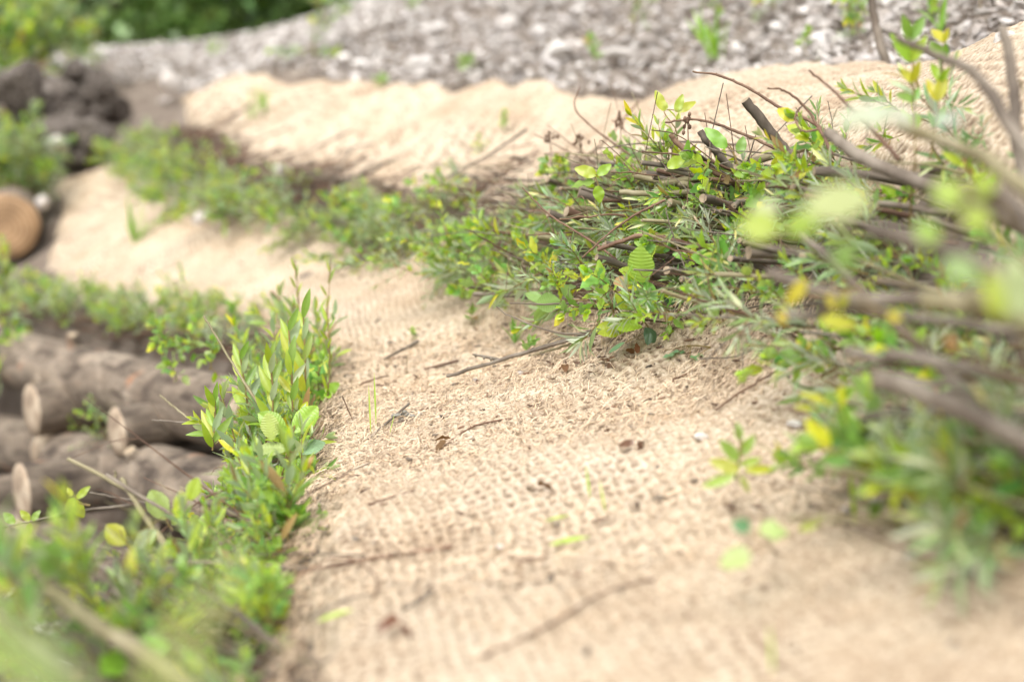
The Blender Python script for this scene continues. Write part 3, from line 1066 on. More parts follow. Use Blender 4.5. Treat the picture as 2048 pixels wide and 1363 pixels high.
def twig(pts, r0, r1, m, label, cat="twig", name="bare_twig", buds=True, seed=0, side=()):
    """one particular twig through given world points, with knuckles and side twigs"""
    rng = np.random.default_rng(seed + 5)
    pts = np.array(pts, float)
    e = pts[-1]
    if r1 >= .004 and e[0] > .3 and .02 < e[2] - T1(e[0], e[1]) < .6:
        # the butt end runs on into the slope
        d = nrm(nrm(e - pts[-2]) + np.array((.25, .05, -.12)))
        for k in np.arange(.08, .9, .04):
            g = e + d * k
            g[2] -= .2 * k * k
            if g[2] < T1(g[0], g[1]) - .02:
                break
        pts = np.vstack([pts, g])
    c = pts.mean(0)
    path = curve_pts(pts - c, max(14, int(6 * len(pts))))
    n = len(path)
    path[1:-1] += rng.normal(size=(n - 2, 3)) * (r0 * .3 if r0 < .003 else .0007)
    mb = MB()
    r = np.linspace(r0, r1, n) * (1 + (.07 if r0 < .004 else .025) * rng.normal(size=n))
    tube(mb, path, r, 8, cap_m=1)
    if buds:
        for k in range(2, n - 1, 2):
            bud(mb, path[k], path[min(k + 1, n - 1)] - path[k], min(r[k] * .75, .0026), rng, np.ones(3))
    for sp in side:
        sp = np.array(sp) - c
        tp = curve_pts(sp, 9)
        tube(mb, tp, np.linspace(r1 * .8, r1 * .4, 9), 6, cap_m=1)
        for k in range(3, 9, 2):
            bud(mb, tp[k], tp[k] - tp[k - 1], r1 * .6, rng, np.ones(3))
    return tag(obj(name, mb.mesh(name, [m, M_CUT]), None, c), label, cat)


# ------------------------------------------------------------------ upper brush row (ROW2) and lower brush row (WALL edge)
def CAP(y):
    """height of the brush layer's face along the upper row"""
    return float(np.interp(y, [1.2, 1.8, 2.2, 2.8, 3.3, 4, 5.5], [.15, .2, .27, .28, .25, .17, .15]))


def brush_row2():
    rng = np.random.default_rng(42)
    d = arc(ROW2)
    S = d[-1]
    # arc lengths where the row passes certain places
    s_near = d[np.argmin(np.hypot(ROW2[:, 0] - .48, ROW2[:, 1] - 1.25))]
    s_far = d[np.argmin(np.hypot(ROW2[:, 0] - .03, ROW2[:, 1] - 3.1))]
    GS, GT = "sticks of the upper brush row", "bare twigs of the upper brush row"
    for zone, n_cut, n_twig in (("near", 130, 95), ("far", 45, 50)):
        a, b = (s_near, s_far) if zone == "near" else (s_far, S - .1)
        for k in range(n_cut + n_twig):
            kind = "cut" if k < n_cut else "twig"
            s = a + (b - a) * rng.random() ** (.75 if zone == 'near' else 1)
            x, y, tx, ty = along(ROW2, s)
            nx, ny = ty, -tx                                   # uphill
            zb = T1(x - nx * .02, y - ny * .02)
            zt = zb + min(T1(x + nx * .38, y + ny * .38) - zb, CAP(y))
            h = rng.beta(1.8, .9)
            L = rng.uniform(.45, .75) if kind == "cut" else rng.uniform(.35, .55)
            out = np.array((-nx, -ny, 0)); al = np.array((tx, ty, 0))
            dirv = nrm(out + al * rng.normal(0, .3) + np.array((0, 0, rng.normal(.16, .1) + (.08 if kind == "twig" else 0))))
            o = .18 - .26 * h + rng.uniform(-.07, .09) + (.05 if kind == "twig" else 0)
            tip = np.array((x - nx * o, y - ny * o, zb + .03 + (zt - zb) * (.95 if y > 1.9 else .75) * h + (rng.uniform(0, .04) if kind == "twig" else 0)))
            base = tip - dirv * L
            if kind == "cut":
                lab = "cut grey-brown stick laid in the near pile of the upper brush row" if zone == "near" else "cut brown stick laid in the far end of the upper brush row"
            else:
                lab = "thin bare budded twig poking from the near pile of the upper brush row" if zone == "near" else "thin bare twig poking from the far end of the upper brush row"
            if kind == "cut" and rng.random() < .28:
                base, dirv = tip, -dirv                       # butt end outwards
            stick(kind, base, dirv, L, rng, lab, GS if kind == "cut" else GT, rng.uniform(.3, .72) * (.7 if y < 1.9 else 1) if kind == "cut" else rng.uniform(.5, .9))
    plan_ = [("near", "silver", 105, .75), ("near", "oval", 62, .8), ("near", "willow", 26, .6), ("near", "alder", 10, .62), ("far", "bushy", 115, .52), ("far", "silver", 40, .8), ("far", "oval", 70, .75), ("top", "oval", 26, .8), ("top", "willow", 16, .6), ("top", "silver", 22, .8), ("close", "oval", 26, .9), ("close", "willow", 12, .7), ("close", "silver", 34, .9)]
    for zone, kind, n, sc in plan_:
        a, b = {'near': (s_near + .3, s_far + .3), 'far': (s_far - .1, S - .02), 'close': (s_near, s_near + .75), 'top': (s_near + .7, s_far - .1)}[zone]
        for _ in range(n):
            s = rng.uniform(a, b)
            if zone == 'far' and vnoise(np.array([s * 3.1]), np.array([.5]), 55)[0] < rng.uniform(-.7, .35):
                s = min(b, s + rng.uniform(.1, .3))
            x, y, tx, ty = along(ROW2, s)
            nx, ny = ty, -tx
            zb = T1(x - nx * .02, y - ny * .02)
            zt = zb + min(T1(x + nx * .38, y + ny * .38) - zb, CAP(y))
            h = rng.beta(1.0, 1.5) if zone == 'near' else rng.beta(1.0, 1.6) * .9
            if zone == 'top':
                h = rng.uniform(.65, 1.0)
            o = .09 - .27 * h + rng.uniform(-.08, .08) - (.07 if y < 1.9 else 0)
                      # in front of the face, further back near the top
            p = np.array((x - nx * o, y - ny * o, 0))
            p[2] = max(zb + .03 + (zt - zb) * .85 * h, T1(p[0], p[1]) + .02)
            dirv = np.array((-nx * .9, -ny * .9, .4)) + rng.normal(size=3) * .4
            nm = {"silver": "narrow-leaved grey-green willow sprig", "oval": "bright green oval-leaved sprig", "willow": "yellow-green willow shoot", "alder": "broad pleated-leaf alder sprig", "bushy": "branchy green leafy shoot"}[kind]
            lab = f"{nm} among the sticks of the near upper brush row" if zone == "near" else f"{nm} in the far part of the upper brush row" if zone == "far" else f"{nm} at the blurred right-hand end of the upper brush row" if zone == "close" else f"{nm} sprouting along the top of the near stick pile"
            plant(kind, p, dirv, rng, sc * rng.uniform(.6, 1.35), lab, f"{ONAME[kind][1]}s of the upper brush row")


def pokes(b):
    """True when a stick's buried end would show above the mat"""
    return sdist(EDGE1, b[0], b[1])[0] < .02 and b[2] > T1(b[0], b[1]) - .01


def brush_row1():
    rng = np.random.default_rng(43)
    d = arc(WALL)
    def s_of(x, y):
        return d[np.argmin(np.hypot(WALL[:, 0] - x, WALL[:, 1] - y))]
    a, m, e = s_of(-.2, 1.15), s_of(-.43, 3.3), s_of(-2.6, 6.1)
    for zone, n_cut, n_twig, sa, sb in (("near", 75, 70, a, m), ("far", 35, 40, m, e)):
        for k in range(n_cut + n_twig):
            kind = "cut" if k < n_cut else "twig"
            s = rng.uniform(sa, sb)
            x, y, tx, ty = along(WALL, s)
            nx, ny = ty, -tx
            z = T0(np.array([x]), np.array([y]))[0]
            reach = rng.uniform(.2, .42) if y < 2.0 else rng.uniform(.05, .16) if zone == "near" else rng.uniform(.05, .2)
            L = rng.uniform(.35, .6)
            dirv = nrm(np.array((-nx, -ny, 0)) + np.array((tx, ty, 0)) * rng.normal(.3 if y < 2.0 else .1, .3) + np.array((0, 0, max(.05 if y > 2 else .2, rng.normal(.34 if y < 2.0 else .1, .14) + (.14 if kind == "twig" else 0)))))
            base = np.array((x, y, z - rng.uniform(.06, .13))) - dirv * (L - reach)
            if pokes(base) or pokes(base + dirv * L * .4):
                continue
            lab = ("cut grey stick in the lower brush row beside the mat's left edge" if zone == "near" else "cut brown stick lying on the long log's top") if kind == "cut" else \
                  ("thin bare twig in the lower brush row beside the mat's left edge" if zone == "near" else "thin bare twig in the brush on the long log")
            stick(kind, base, dirv, L, rng, lab, "sticks of the lower brush row" if kind == "cut" else "bare twigs of the lower brush row", rng.uniform(.3, .5) if y < 2.0 else rng.uniform(.35, .8))
    for zone, kind, n, sc in (("near", "willow", 66, .8), ("near", "oval", 85, .8), ("near", "alder", 18, .65), ("near", "silver", 20, .8), ("far", "bushy", 75, .45), ("far", "oval", 40, .7), ("far", "silver", 25, .8)):
        sa, sb = (a, m + .15) if zone == "near" else (m + .5, e)
        for _ in range(n):
            s = rng.uniform(sa, sb)
            x, y, tx, ty = along(WALL, s)
            nx, ny = ty, -tx
            z = T0(np.array([x]), np.array([y]))[0]
            o = .01 + .24 * rng.random() ** 1.5 if zone == "near" else rng.uniform(-.05, .15)
            if y < 1.65 and rng.random() < .25:
                continue
            if zone == "near" and y > 1.9:
                o *= .6
            p = np.array((x - nx * o, y - ny * o, z - .035 - .35 * o))
            dirv = np.array((-nx * .35, -ny * .35, .9)) + rng.normal(size=3) * .25
            nm = {"silver": "narrow-leaved grey-green willow sprig", "oval": "bright green oval-leaved sprig", "willow": "upright yellow-green willow shoot", "alder": "broad pleated-leaf alder sprig", "bushy": "branchy green leafy shoot"}[kind]
            lab = f"{nm} along the mat's left edge" if zone == "near" else f"{nm} growing on top of the long log"
            plant(kind, p, dirv, rng, sc * rng.uniform(.6, 1.25) * (.7 if y < 1.5 else 1), lab, f"{ONAME[kind][1]}s of the lower brush row")


def brushwood(line, s0, s1, n, seed, label, row2):
    """the fine twigs inside a brush row, past counting"""
    rng = np.random.default_rng(seed)
    mbs = MB()
    for _ in range(n):
        s = rng.uniform(s0, s1)
        x, y, tx, ty = along(line, s)
        nx, ny = ty, -tx
        h = rng.random()
        if row2:
            zb = T1(x, y)
            zt = zb + min(T1(x + nx * .38, y + ny * .38) - zb, CAP(y))
            o = .07 - .24 * h + rng.uniform(-.08, .08)
            h = h ** .6 if y > 3 else h
            z = zb + .02 + (zt - zb) * (.7 if y < 3 else 1.0) * h
        else:
            o = rng.uniform(-.02, .16 if y > 2 else .3)
            z = T0(np.array([x]), np.array([y]))[0] - .04 - .3 * max(o, 0) - .05 * h + (.25 * o if y < 2 else 0)
        tip = np.array((x - nx * o, y - ny * o, z))
        d = nrm(np.array((-nx, -ny, 0)) + np.array((tx, ty, 0)) * rng.normal(0, .55) + np.array((0, 0, rng.normal(.1, .3))))
        L = rng.uniform(.1, .35)
        pth = curve_pts([tip - d * L, tip - d * L * .5 + rng.normal(size=3) * .012, tip], 7)
        r = rng.uniform(.0008, .0026) * (1 + .25 * max(0, y - 3))
        L *= 1 + .1 * max(0, y - 3)
        tube(mbs, pth, np.linspace(r * 1.3, r * .5, 7), 4, m=int(rng.integers(2)), cap=False, col=np.ones(3) * rng.uniform(.6, 1.2))
    tag(obj("brushwood", mbs.mesh("brushwood", [M_BARK_GREY, M_BARK_RED])), label, "brushwood", kind="stuff")


brush_row2()
brush_row1()
d2 = arc(ROW2)
brushwood(ROW2, d2[np.argmin(np.hypot(ROW2[:, 0] - .48, ROW2[:, 1] - 1.25))], d2[-1] - .1, 1900, 91, "tangle of fine twigs filling the upper brush row", True)
dw = arc(WALL)
brushwood(WALL, dw[np.argmin(np.hypot(WALL[:, 0] + .2, WALL[:, 1] - .7))], dw[np.argmin(np.hypot(WALL[:, 0] + 2.6, WALL[:, 1] - 6.1))], 1500, 92, "tangle of fine twigs filling the lower brush row", False)


# ------------------------------------------------------------------ particular sticks, shoots and leaves
def particulars():
    rng = np.random.default_rng(9)
    def G_(px, py, o=.008):
        return ground_at(px, py, o)
    # on the mat
    a, b, c = P(893, 752, 2.62), P(1060, 702, 2.55), P(1240, 650, 2.5)
    twig([a, b, c, P(1330, 610, 2.5)], .0032, .005, M_BARK_GREY, "long dark straight stick resting on the mat below the brush", "stick", "dark_stick", True, 1,
         side=[[P(1000, 720, 2.59), P(975, 714, 2.58), P(945, 708, 2.57)]])
    twig([G_(1058, 722), P(1130, 690, 2.54), P(1215, 655, 2.52)], .002, .0025, M_BARK_GREEN, "pale dry stalk just behind the long dark stick", "stalk", "dry_stalk", False, 2)
    twig([G_(1345, 775, .01), P(1440, 722, 2.28), P(1560, 672, 2.2), P(1640, 640, 2.15)], .0016, .0024, M_BARK_RED, "long thin orange-brown twig sloping over the mat to the brush", "twig", "bare_twig", True, 3)
    twig([P(1320, 655, 2.42), P(1420, 650, 2.36), P(1500, 632, 2.3), P(1600, 590, 2.2)], .0014, .002, M_BARK_GREEN, "thin pale runner leaving the alder shoot to the right", "twig", "bare_twig", False, 4)
    twig([G_(890, 902), G_(925, 880, .012), G_(970, 862, .014), G_(1025, 850, .01)], .0018, .0013, M_BARK_RED, "short red-brown twig lying alone on the middle of the mat", "twig", "bare_twig", True, 5)
    twig([G_(735, 1022), G_(780, 1012, .012), G_(830, 1000, .012)], .0016, .0013, M_BARK_RED, "forked brown twig lying near the mat's left edge", "twig", "bare_twig", True, 6, side=[[G_(740, 1020), G_(775, 1022, .01), G_(808, 1018)]])
    twig([G_(600, 1185, .02), G_(660, 1152, .02), G_(715, 1150, .016), G_(755, 1180), G_(745, 1215)], .0016, .001, M_BARK_RED, "hooked brown twig curling on the mat by the left row", "twig", "bare_twig", True, 7)
    twig([G_(620, 1255, .01), G_(690, 1225, .012), G_(740, 1205, .01)], .0018, .0012, M_BARK_GREY, "dark bit of twig below the hooked one", "twig", "bare_twig", False, 8)
    twig([G_(1035, 1142, .01), G_(1070, 1134, .01), G_(1095, 1130, .01)], .0022, .0015, M_BARK_RED, "short dark twig alone on the lower mat", "twig", "bare_twig", False, 9)
    twig([G_(960, 1330, .008), G_(1080, 1280, .01), G_(1200, 1210, .01), G_(1310, 1175, .008)], .0016, .0012, M_BARK_RED, "long thin root lying across the nearest mat", "root", "root", False, 10)
    twig([G_(1880, 1205, .012), G_(1930, 1180, .014), G_(1985, 1150, .012)], .003, .002, M_BARK_GREY, "dark stick end beside the largest pebble", "stick", "dark_stick", False, 11)
    twig([G_(1430, 835, .01), G_(1490, 795, .012), G_(1545, 765, .01), G_(1580, 740, .01)], .0018, .0014, M_BARK_RED, "dark red twig parallel to the orange one, nearer the brush", "twig", "bare_twig", True, 12)
    twig([G_(720, 778, .008), G_(745, 770, .01), G_(775, 758, .008)], .0022, .0014, M_BARK_RED, "short brown twig far up the mat's left side", "twig", "bare_twig", False, 13)
    # thick cut branch and neighbours on top of the upper row
    twig([P(1490, 200, 2.45), P(1530, 250, 2.46), P(1570, 300, 2.47), P(1640, 380, 2.5), P(1740, 480, 2.55)], .009, .0105, M_BARK_GREY, "thick blunt cut branch standing up from the brush pile", "branch", "cut_branch", False, 14)
    twig([P(1655, 265, 1.95), P(1720, 312, 1.9), P(1800, 350, 1.85), P(1900, 390, 1.75), P(2060, 460, 1.6)], .0085, .0105, M_BARK_GREY, "dark lichen-spotted branch slanting above the big blurred leaves", "branch", "cut_branch", True, 15)
    twig([P(1385, 143, 2.4), P(1440, 152, 2.4), P(1500, 178, 2.38), P(1560, 215, 2.36), P(1640, 255, 2.3), P(1720, 330, 2.25)], .0016, .0034, M_BARK_RED, "long red twig arching out over the upper mat", "twig", "bare_twig", True, 16)
    twig([P(1535, 176, 2.2), P(1570, 182, 2.2), P(1610, 215, 2.2), P(1640, 260, 2.18), P(1665, 310, 2.15)], .0014, .0028, M_BARK_RED, "red twig with a curled tip beside the blunt cut branch", "twig", "bare_twig", True, 17,
         side=[[P(1640, 258, 2.18), P(1605, 262, 2.18), P(1590, 235, 2.19), P(1600, 215, 2.2)]])
    twig([P(1617, 140, 2.05), P(1660, 175, 2.05), P(1700, 215, 2.0), P(1750, 265, 1.95), P(1800, 320, 1.9)], .0015, .0035, M_BARK_RED, "straight red twig above the pale blurred leaves", "twig", "bare_twig", True, 18)
    twig([P(1790, 75, 1.6), P(1870, 110, 1.6), P(1940, 140, 1.58), P(1985, 190, 1.55), P(2060, 310, 1.5)], .0035, .0085, M_BARK_GREY, "bent grey branch crossing the upper right corner", "branch", "bare_branch", True, 19)
    twig([P(2004, 55, 1.75), P(2020, 120, 1.74), P(2030, 200, 1.72), P(2045, 330, 1.7)], .006, .0085, M_BARK_GREY, "dark upright stick at the right frame edge", "stick", "dark_stick", False, 20)
    twig([P(1733, -60, 3.3), P(1748, 30, 3.3), P(1762, 95, 3.3)], .009, .012, M_BARK_GREY, "grey sapling stem standing at the mat's upper border", "sapling", "sapling_stem", False, 21)
    twig([P(1160, 172, 2.95), P(1150, 215, 2.95), P(1185, 255, 2.93), P(1260, 310, 2.9)], .0012, .0026, M_BARK_RED, "thin hooked twig reaching up left of the tall sprig", "twig", "bare_twig", True, 22)
    twig([P(1320, 262, 2.7), P(1350, 300, 2.68), P(1400, 340, 2.68), P(1560, 420, 2.75)], .005, .007, M_BARK_GREY, "stubby grey cut stick below the two tall leaves", "stick", "dark_stick", True, 23)
    twig([P(1400, 262, 2.5), P(1420, 290, 2.5), P(1470, 345, 2.53), P(1580, 450, 2.6)], .006, .008, M_BARK_GREY, "short dark broken stub left of the blunt cut branch", "stub", "branch_stub", True, 24)
    twig([P(1330, 245, 2.5), P(1400, 240, 2.5), P(1470, 262, 2.48), P(1560, 300, 2.45)], .0016, .003, M_BARK_RED, "red twig hung with dry cones over the pile", "twig", "bare_twig", True, 25)
    twig([P(1340, 268, 2.5), P(1360, 290, 2.5), P(1440, 350, 2.48), P(1560, 405, 2.46), P(1760, 500, 2.5)], .0045, .0065, M_BARK_RED, "brown cut stick lying along the top of the pile", "stick", "cut_stick", False, 26)
    twig([P(1270, 352, 2.55), P(1380, 372, 2.5), P(1480, 400, 2.46), P(1600, 430, 2.45), P(1800, 500, 2.5)], .006, .0072, M_BARK_GREEN, "greenish cut stick lying level in the pile", "stick", "cut_stick", False, 27)
    twig([P(1035, 470, 2.9), P(1100, 475, 2.87), P(1250, 490, 2.85), P(1400, 510, 2.9)], .007, .0075, M_BARK_GREEN, "pale cut stick end pointing left out of the pile", "stick", "cut_stick", False, 28)
    twig([P(1240, 385, 2.5), P(1330, 388, 2.48), P(1420, 385, 2.46), P(1550, 420, 2.48), P(1750, 490, 2.5)], .005, .006, M_BARK_GREEN, "thin olive stick under the greenish one", "stick", "cut_stick", False, 29)
    twig([P(1195, 500, 2.42), P(1290, 470, 2.4), P(1400, 492, 2.38), P(1560, 480, 2.38), P(1800, 500, 2.4)], .0035, .0055, M_BARK_RED, "reddish branch running level through the front leaves", "branch", "bare_branch", True, 30)
    twig([P(1165, 515, 2.42), P(1220, 465, 2.42), P(1270, 430, 2.42), P(1330, 400, 2.42)], .0014, .0024, M_BARK_RED, "thin red twig slanting up across the front leaves", "twig", "bare_twig", True, 31)
    twig([P(1045, 375, 2.6), P(1100, 430, 2.55), P(1180, 480, 2.5), P(1260, 540, 2.45), P(1310, 580, 2.42)], .0013, .003, M_BARK_RED, "dark red twig slanting down towards the alder shoot", "twig", "bare_twig", True, 32)
    for k, (pts, r0, r1, l) in enumerate([
        ([(1540, 545, 1.5), (1700, 598, 1.42), (1860, 602, 1.36), (2070, 655, 1.2)], .006, .009, "long blurred brown branch crossing the right-hand brush"),
        ([(1560, 630, 1.5), (1650, 628, 1.47), (1750, 620, 1.43)], .0045, .005, "level dark stick under the yellow hanging leaves"),
        ([(1740, 458, 1.25), (1900, 505, 1.2), (2070, 590, 1.12)], .007, .009, "blurred grey stick behind the big pale leaf"),
        ([(1850, 598, 1.2), (1960, 615, 1.16), (2070, 650, 1.1)], .009, .010, "thickest dark blurred stick at the right edge"),
        ([(1690, 700, 1.4), (1780, 722, 1.37), (1880, 725, 1.33)], .0055, .007, "blurred stick below the orange dead leaf"),
        ([(1745, 755, 1.3), (1800, 770, 1.29), (1865, 795, 1.27)], .010, .010, "short pale blurred stick low in the right-hand brush"),
        ([(1600, 905, 1.62), (1720, 870, 1.55), (1860, 825, 1.45)], .004, .006, "pale stick lying along the brush's lower right edge"),
        ([(1800, 250, 1.55), (1930, 300, 1.45), (2070, 390, 1.32)], .006, .009, "grey branch slanting over the pale silvery leaves"),
        ([(1930, 380, 1.3), (2000, 400, 1.25), (2070, 440, 1.2)], .008, .009, "short grey branch beside the yellow-green blurred leaves"),
        ([(1600, 470, 1.75), (1640, 500, 1.7), (1700, 560, 1.6), (1760, 620, 1.5)], .004, .006, "bent twig in the shade under the huge alder leaves"),
    ]):
        twig([P(*q) for q in pts], r0, r1, [M_BARK_GREY, M_BARK_GREY, M_BARK_GREY, M_BARK_GREEN][k % 4], l, "branch", "bare_branch", True, 120 + k)
    # dry cone cluster and seed heads
    for (px, py, D), l in (((1375, 250, 2.5), "cluster of small dry brown cones hanging over the upper mat"), ((1240, 240, 2.95), "blurred dry seed head standing up from the pile"), ((1160, 280, 3.0), "dark dry seed head at the pile's far shoulder"),
                           ((1100, 275, 3.1), "dry brown cluster left of the dark seed head")):
        mb = MB()
        for k in range(9):
            v, f = ICO1
            q = rng.normal(size=3) * .008
            mb.add(v * (.0035, .0035, .005) + q, t=f)
            tube(mb, np.array([q, q * .2 + (0, 0, .012)]), .0006, 4)
        tube(mb, np.array([(0, 0, .01), (.002, 0, -.03), (.004, .01, -.07)]), .001, 5)
        tag(obj("cone_cluster", mb.mesh("cones", M_BARK_RED), None, P(px, py, D)), l, "cones")
    # lower left thick sticks
    for k, (pts, r0, r1, l) in enumerate([
        ([(-10, 1120, 1.6), (90, 1180, 1.52), (200, 1250, 1.42), (350, 1345, 1.3)], .008, .010, "thick pale stick slanting from the lower left frame edge"),
        ([(85, 1165, 1.5), (180, 1240, 1.4), (290, 1310, 1.3), (400, 1390, 1.22)], .0095, .011, "thickest grey stick beside the pale slanting one"),
        ([(-10, 1215, 1.35), (60, 1280, 1.3), (160, 1350, 1.22)], .0075, .009, "grey stick in the lower left corner, below the thickest one"),
        ([(120, 1092, 1.85), (190, 1140, 1.78), (270, 1215, 1.68), (330, 1270, 1.6)], .006, .0085, "dark grey-green stick above the thick pair at lower left"),
        ([(243, 957, 2.05), (275, 1010, 2.02), (320, 1075, 2.0), (360, 1120, 1.95)], .004, .0075, "dark knotty stick pointing up beside the pleated leaf"),
        ([(400, 1000, 2.1), (450, 1020, 2.1), (510, 1045, 2.05)], .006, .007, "brown stick end level with the mat's torn hem"),
        ([(-10, 1190, 1.9), (80, 1168, 1.88), (170, 1178, 1.85)], .0012, .002, "thin crooked twig at the lower left frame edge"),
        ([(408, 632, 2.5), (432, 672, 2.49), (470, 735, 2.47), (525, 820, 2.44)], .0021, .0032, "bare dark twig slanting up out of the left row"),
        ([(-10, 1055, 2.2), (70, 1040, 2.18), (150, 1022, 2.15), (270, 1008, 2.1)], .0018, .0028, "thin leafy-tipped twig crossing in front of the logs"),
        ([(180, 984, 2.15), (240, 995, 2.12), (310, 1008, 2.1)], .0014, .002, "thin dark twig just above the crossing one"),
        ([(320, 790, 2.7), (350, 815, 2.65), (395, 850, 2.6)], .0018, .003, "brown twig in front of the header log's bark"),
        ([(305, 840, 2.7), (350, 843, 2.65), (410, 850, 2.6)], .0018, .003, "level twig crossing the nearer header log"),
    ]):
        twig([P(*q) for q in pts], r0 * .8, r1 * .8, [M_BARK_GREY, M_BARK_GREEN, M_BARK_GREY][k % 3], l, "stick" if r1 > .006 else "twig", "cut_stick" if r1 > .006 else "bare_twig", True, 60 + k)

    # the near left corner: sticks and sprigs sticking out of the brush row towards the valley
    for k in range(34):
        t = P(rng.uniform(-20, 330), rng.uniform(1090, 1340), rng.uniform(1.4, 1.9))
        d = nrm((-.8, .25 + rng.normal() * .3, .42 + rng.normal() * .12))
        L = rng.uniform(.22, .4)
        if pokes(t - d * L):
            continue
        stick("twig" if k % 3 else "cut", t - d * L, d, L, rng, "twig reaching out of the lower left corner of the brush" if k % 3 else "slim cut stick reaching out of the lower left corner of the brush", "twigs of the lower left corner" if k % 3 else "sticks of the lower left corner", rng.uniform(.3, .5))
    for k in range(30):
        p = P(rng.uniform(-20, 400), rng.uniform(1190, 1400), rng.uniform(1.3, 1.8))
        kd = ["oval", "willow", "willow", "oval", "alder"][k % 5]
        plant(kd, p, rng.normal(size=3) * .5 + (-.4, -.1, .8), rng, rng.uniform(.55, .95) * (.8 if kd == "alder" else 1), {"oval": "oval-leaved sprig", "willow": "willow shoot", "alder": "pleated-leaf alder sprig"}[kd] + " among the sticks of the lower left corner", "greenery of the lower left corner")

    def leafset(name, label, cat, stem_pts, leaves, m=M_LEAF_ALDER, sr=.0016):
        """a particular sprig: stem through points, leaves given by base, tip, kind, colour, width"""
        stem_pts = np.array(stem_pts, float)
        b = stem_pts[0]; hgt = b[2] - T1(b[0], b[1])
        rx = float(np.interp(b[1], ROW2[:, 1], ROW2[:, 0]))
        if b[0] > .12 and .03 < hgt < .6 and rx + .05 > b[0]:
            # the shoot starts in the brush row and reaches out of it
            g = np.array((rx + .05, b[1] + .08, 0)); g[2] = T1(g[0], g[1])
            stem_pts = np.vstack([g, .5 * (g + b) + (0, 0, .05), stem_pts])
        c = stem_pts[0].copy()
        mb = MB(); tube(mb, curve_pts(stem_pts - c, 12), np.linspace(sr, sr * .5, 12), 6)
        lf = MB()
        for (a, b, kind, col, ws, up) in leaves:
            a, b = np.array(a) - c, np.array(b) - c
            put_leaf(lf, kind, a, b - a, np.array(up, float), np.linalg.norm(b - a), jit(rng, col, .08), rng.uniform(.04, .28), ws)
            k = np.argmin(np.linalg.norm(stem_pts - c - a, axis=1))
            q = (stem_pts - c)[k]
            if np.linalg.norm(q - a) < .08:
                tube(mb, np.array([q, a]), sr * .4, 4, cap=False)
        o = obj(name, None, None, c)
        obj("stem", mb.mesh(name + "_stem", M_STEM), o)
        tag(o, label, cat)
        obj("leaves", lf.mesh(name + "_leaf", m), o)

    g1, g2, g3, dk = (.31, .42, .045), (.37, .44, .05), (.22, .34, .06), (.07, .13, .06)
    CAM = (0, -1, .35)
    def leaves_at(lst):
        return [(P(ax, ay, D), P(bx, by, D + dd), kind, col, ws, up) for (ax, ay, bx, by, D, dd, kind, col, ws, up) in lst]
    # alder shoot drooping to the mat
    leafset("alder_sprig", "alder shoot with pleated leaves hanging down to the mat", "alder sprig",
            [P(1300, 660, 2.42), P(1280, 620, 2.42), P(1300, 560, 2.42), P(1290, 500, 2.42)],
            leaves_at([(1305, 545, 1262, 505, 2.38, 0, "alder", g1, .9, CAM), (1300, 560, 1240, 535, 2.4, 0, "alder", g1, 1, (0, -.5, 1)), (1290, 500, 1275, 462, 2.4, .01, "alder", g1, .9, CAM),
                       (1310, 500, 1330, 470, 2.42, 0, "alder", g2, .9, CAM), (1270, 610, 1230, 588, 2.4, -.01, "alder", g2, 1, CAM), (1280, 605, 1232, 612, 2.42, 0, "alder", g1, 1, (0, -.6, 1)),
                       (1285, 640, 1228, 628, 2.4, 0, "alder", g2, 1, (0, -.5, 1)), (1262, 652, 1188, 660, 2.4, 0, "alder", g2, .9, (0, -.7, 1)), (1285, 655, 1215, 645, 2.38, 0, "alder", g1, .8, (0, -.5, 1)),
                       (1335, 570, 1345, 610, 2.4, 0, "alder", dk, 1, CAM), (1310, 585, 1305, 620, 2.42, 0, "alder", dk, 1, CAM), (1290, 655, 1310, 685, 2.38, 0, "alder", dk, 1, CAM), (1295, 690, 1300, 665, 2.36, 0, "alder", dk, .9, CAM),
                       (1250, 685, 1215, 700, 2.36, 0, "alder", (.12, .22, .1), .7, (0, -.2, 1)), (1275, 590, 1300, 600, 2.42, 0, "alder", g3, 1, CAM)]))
    leafset("leafy_sprig", "tall sprig with two leaf pairs rising against the upper mat", "leafy sprig",
            [P(1355, 300, 2.62), P(1352, 260, 2.6), P(1328, 222, 2.6), P(1365, 222, 2.6)],
            leaves_at([(1328, 222, 1312, 180, 2.6, 0, "oval", g2, .8, CAM), (1328, 222, 1334, 205, 2.6, 0, "oval", g1, 1, CAM), (1352, 224, 1366, 188, 2.6, 0, "oval", g2, .8, CAM), (1354, 224, 1392, 202, 2.6, 0, "oval", g2, .7, CAM)]))
    leafset("leafy_sprig", "sprig with four bright rounded leaves on the pile's left half", "leafy sprig",
            [P(1215, 420, 2.45), P(1200, 380, 2.45), P(1190, 350, 2.45)],
            leaves_at([(1190, 365, 1142, 368, 2.45, 0, "oval", g3, 1.1, (0, -.4, 1)), (1192, 350, 1150, 335, 2.45, 0, "oval", g2, 1, CAM), (1195, 350, 1222, 328, 2.45, 0, "oval", g1, 1, CAM), (1195, 372, 1200, 405, 2.43, 0, "oval", g1, 1.2, CAM)]))
    leafset("leafy_sprig", "upright pair of fresh leaves left of the blunt branch", "leafy sprig",
            [P(1475, 330, 2.4), P(1462, 295, 2.4), P(1445, 280, 2.4)],
            leaves_at([(1452, 296, 1412, 254, 2.4, 0, "oval", (.26, .42, .06), .85, CAM), (1478, 308, 1488, 272, 2.4, 0, "oval", g3, 1, CAM), (1345, 330, 1395, 305, 2.45, 0, "oval", g3, 1, CAM), (1335, 335, 1372, 312, 2.42, 0, "oval", g2, 1, CAM)]))
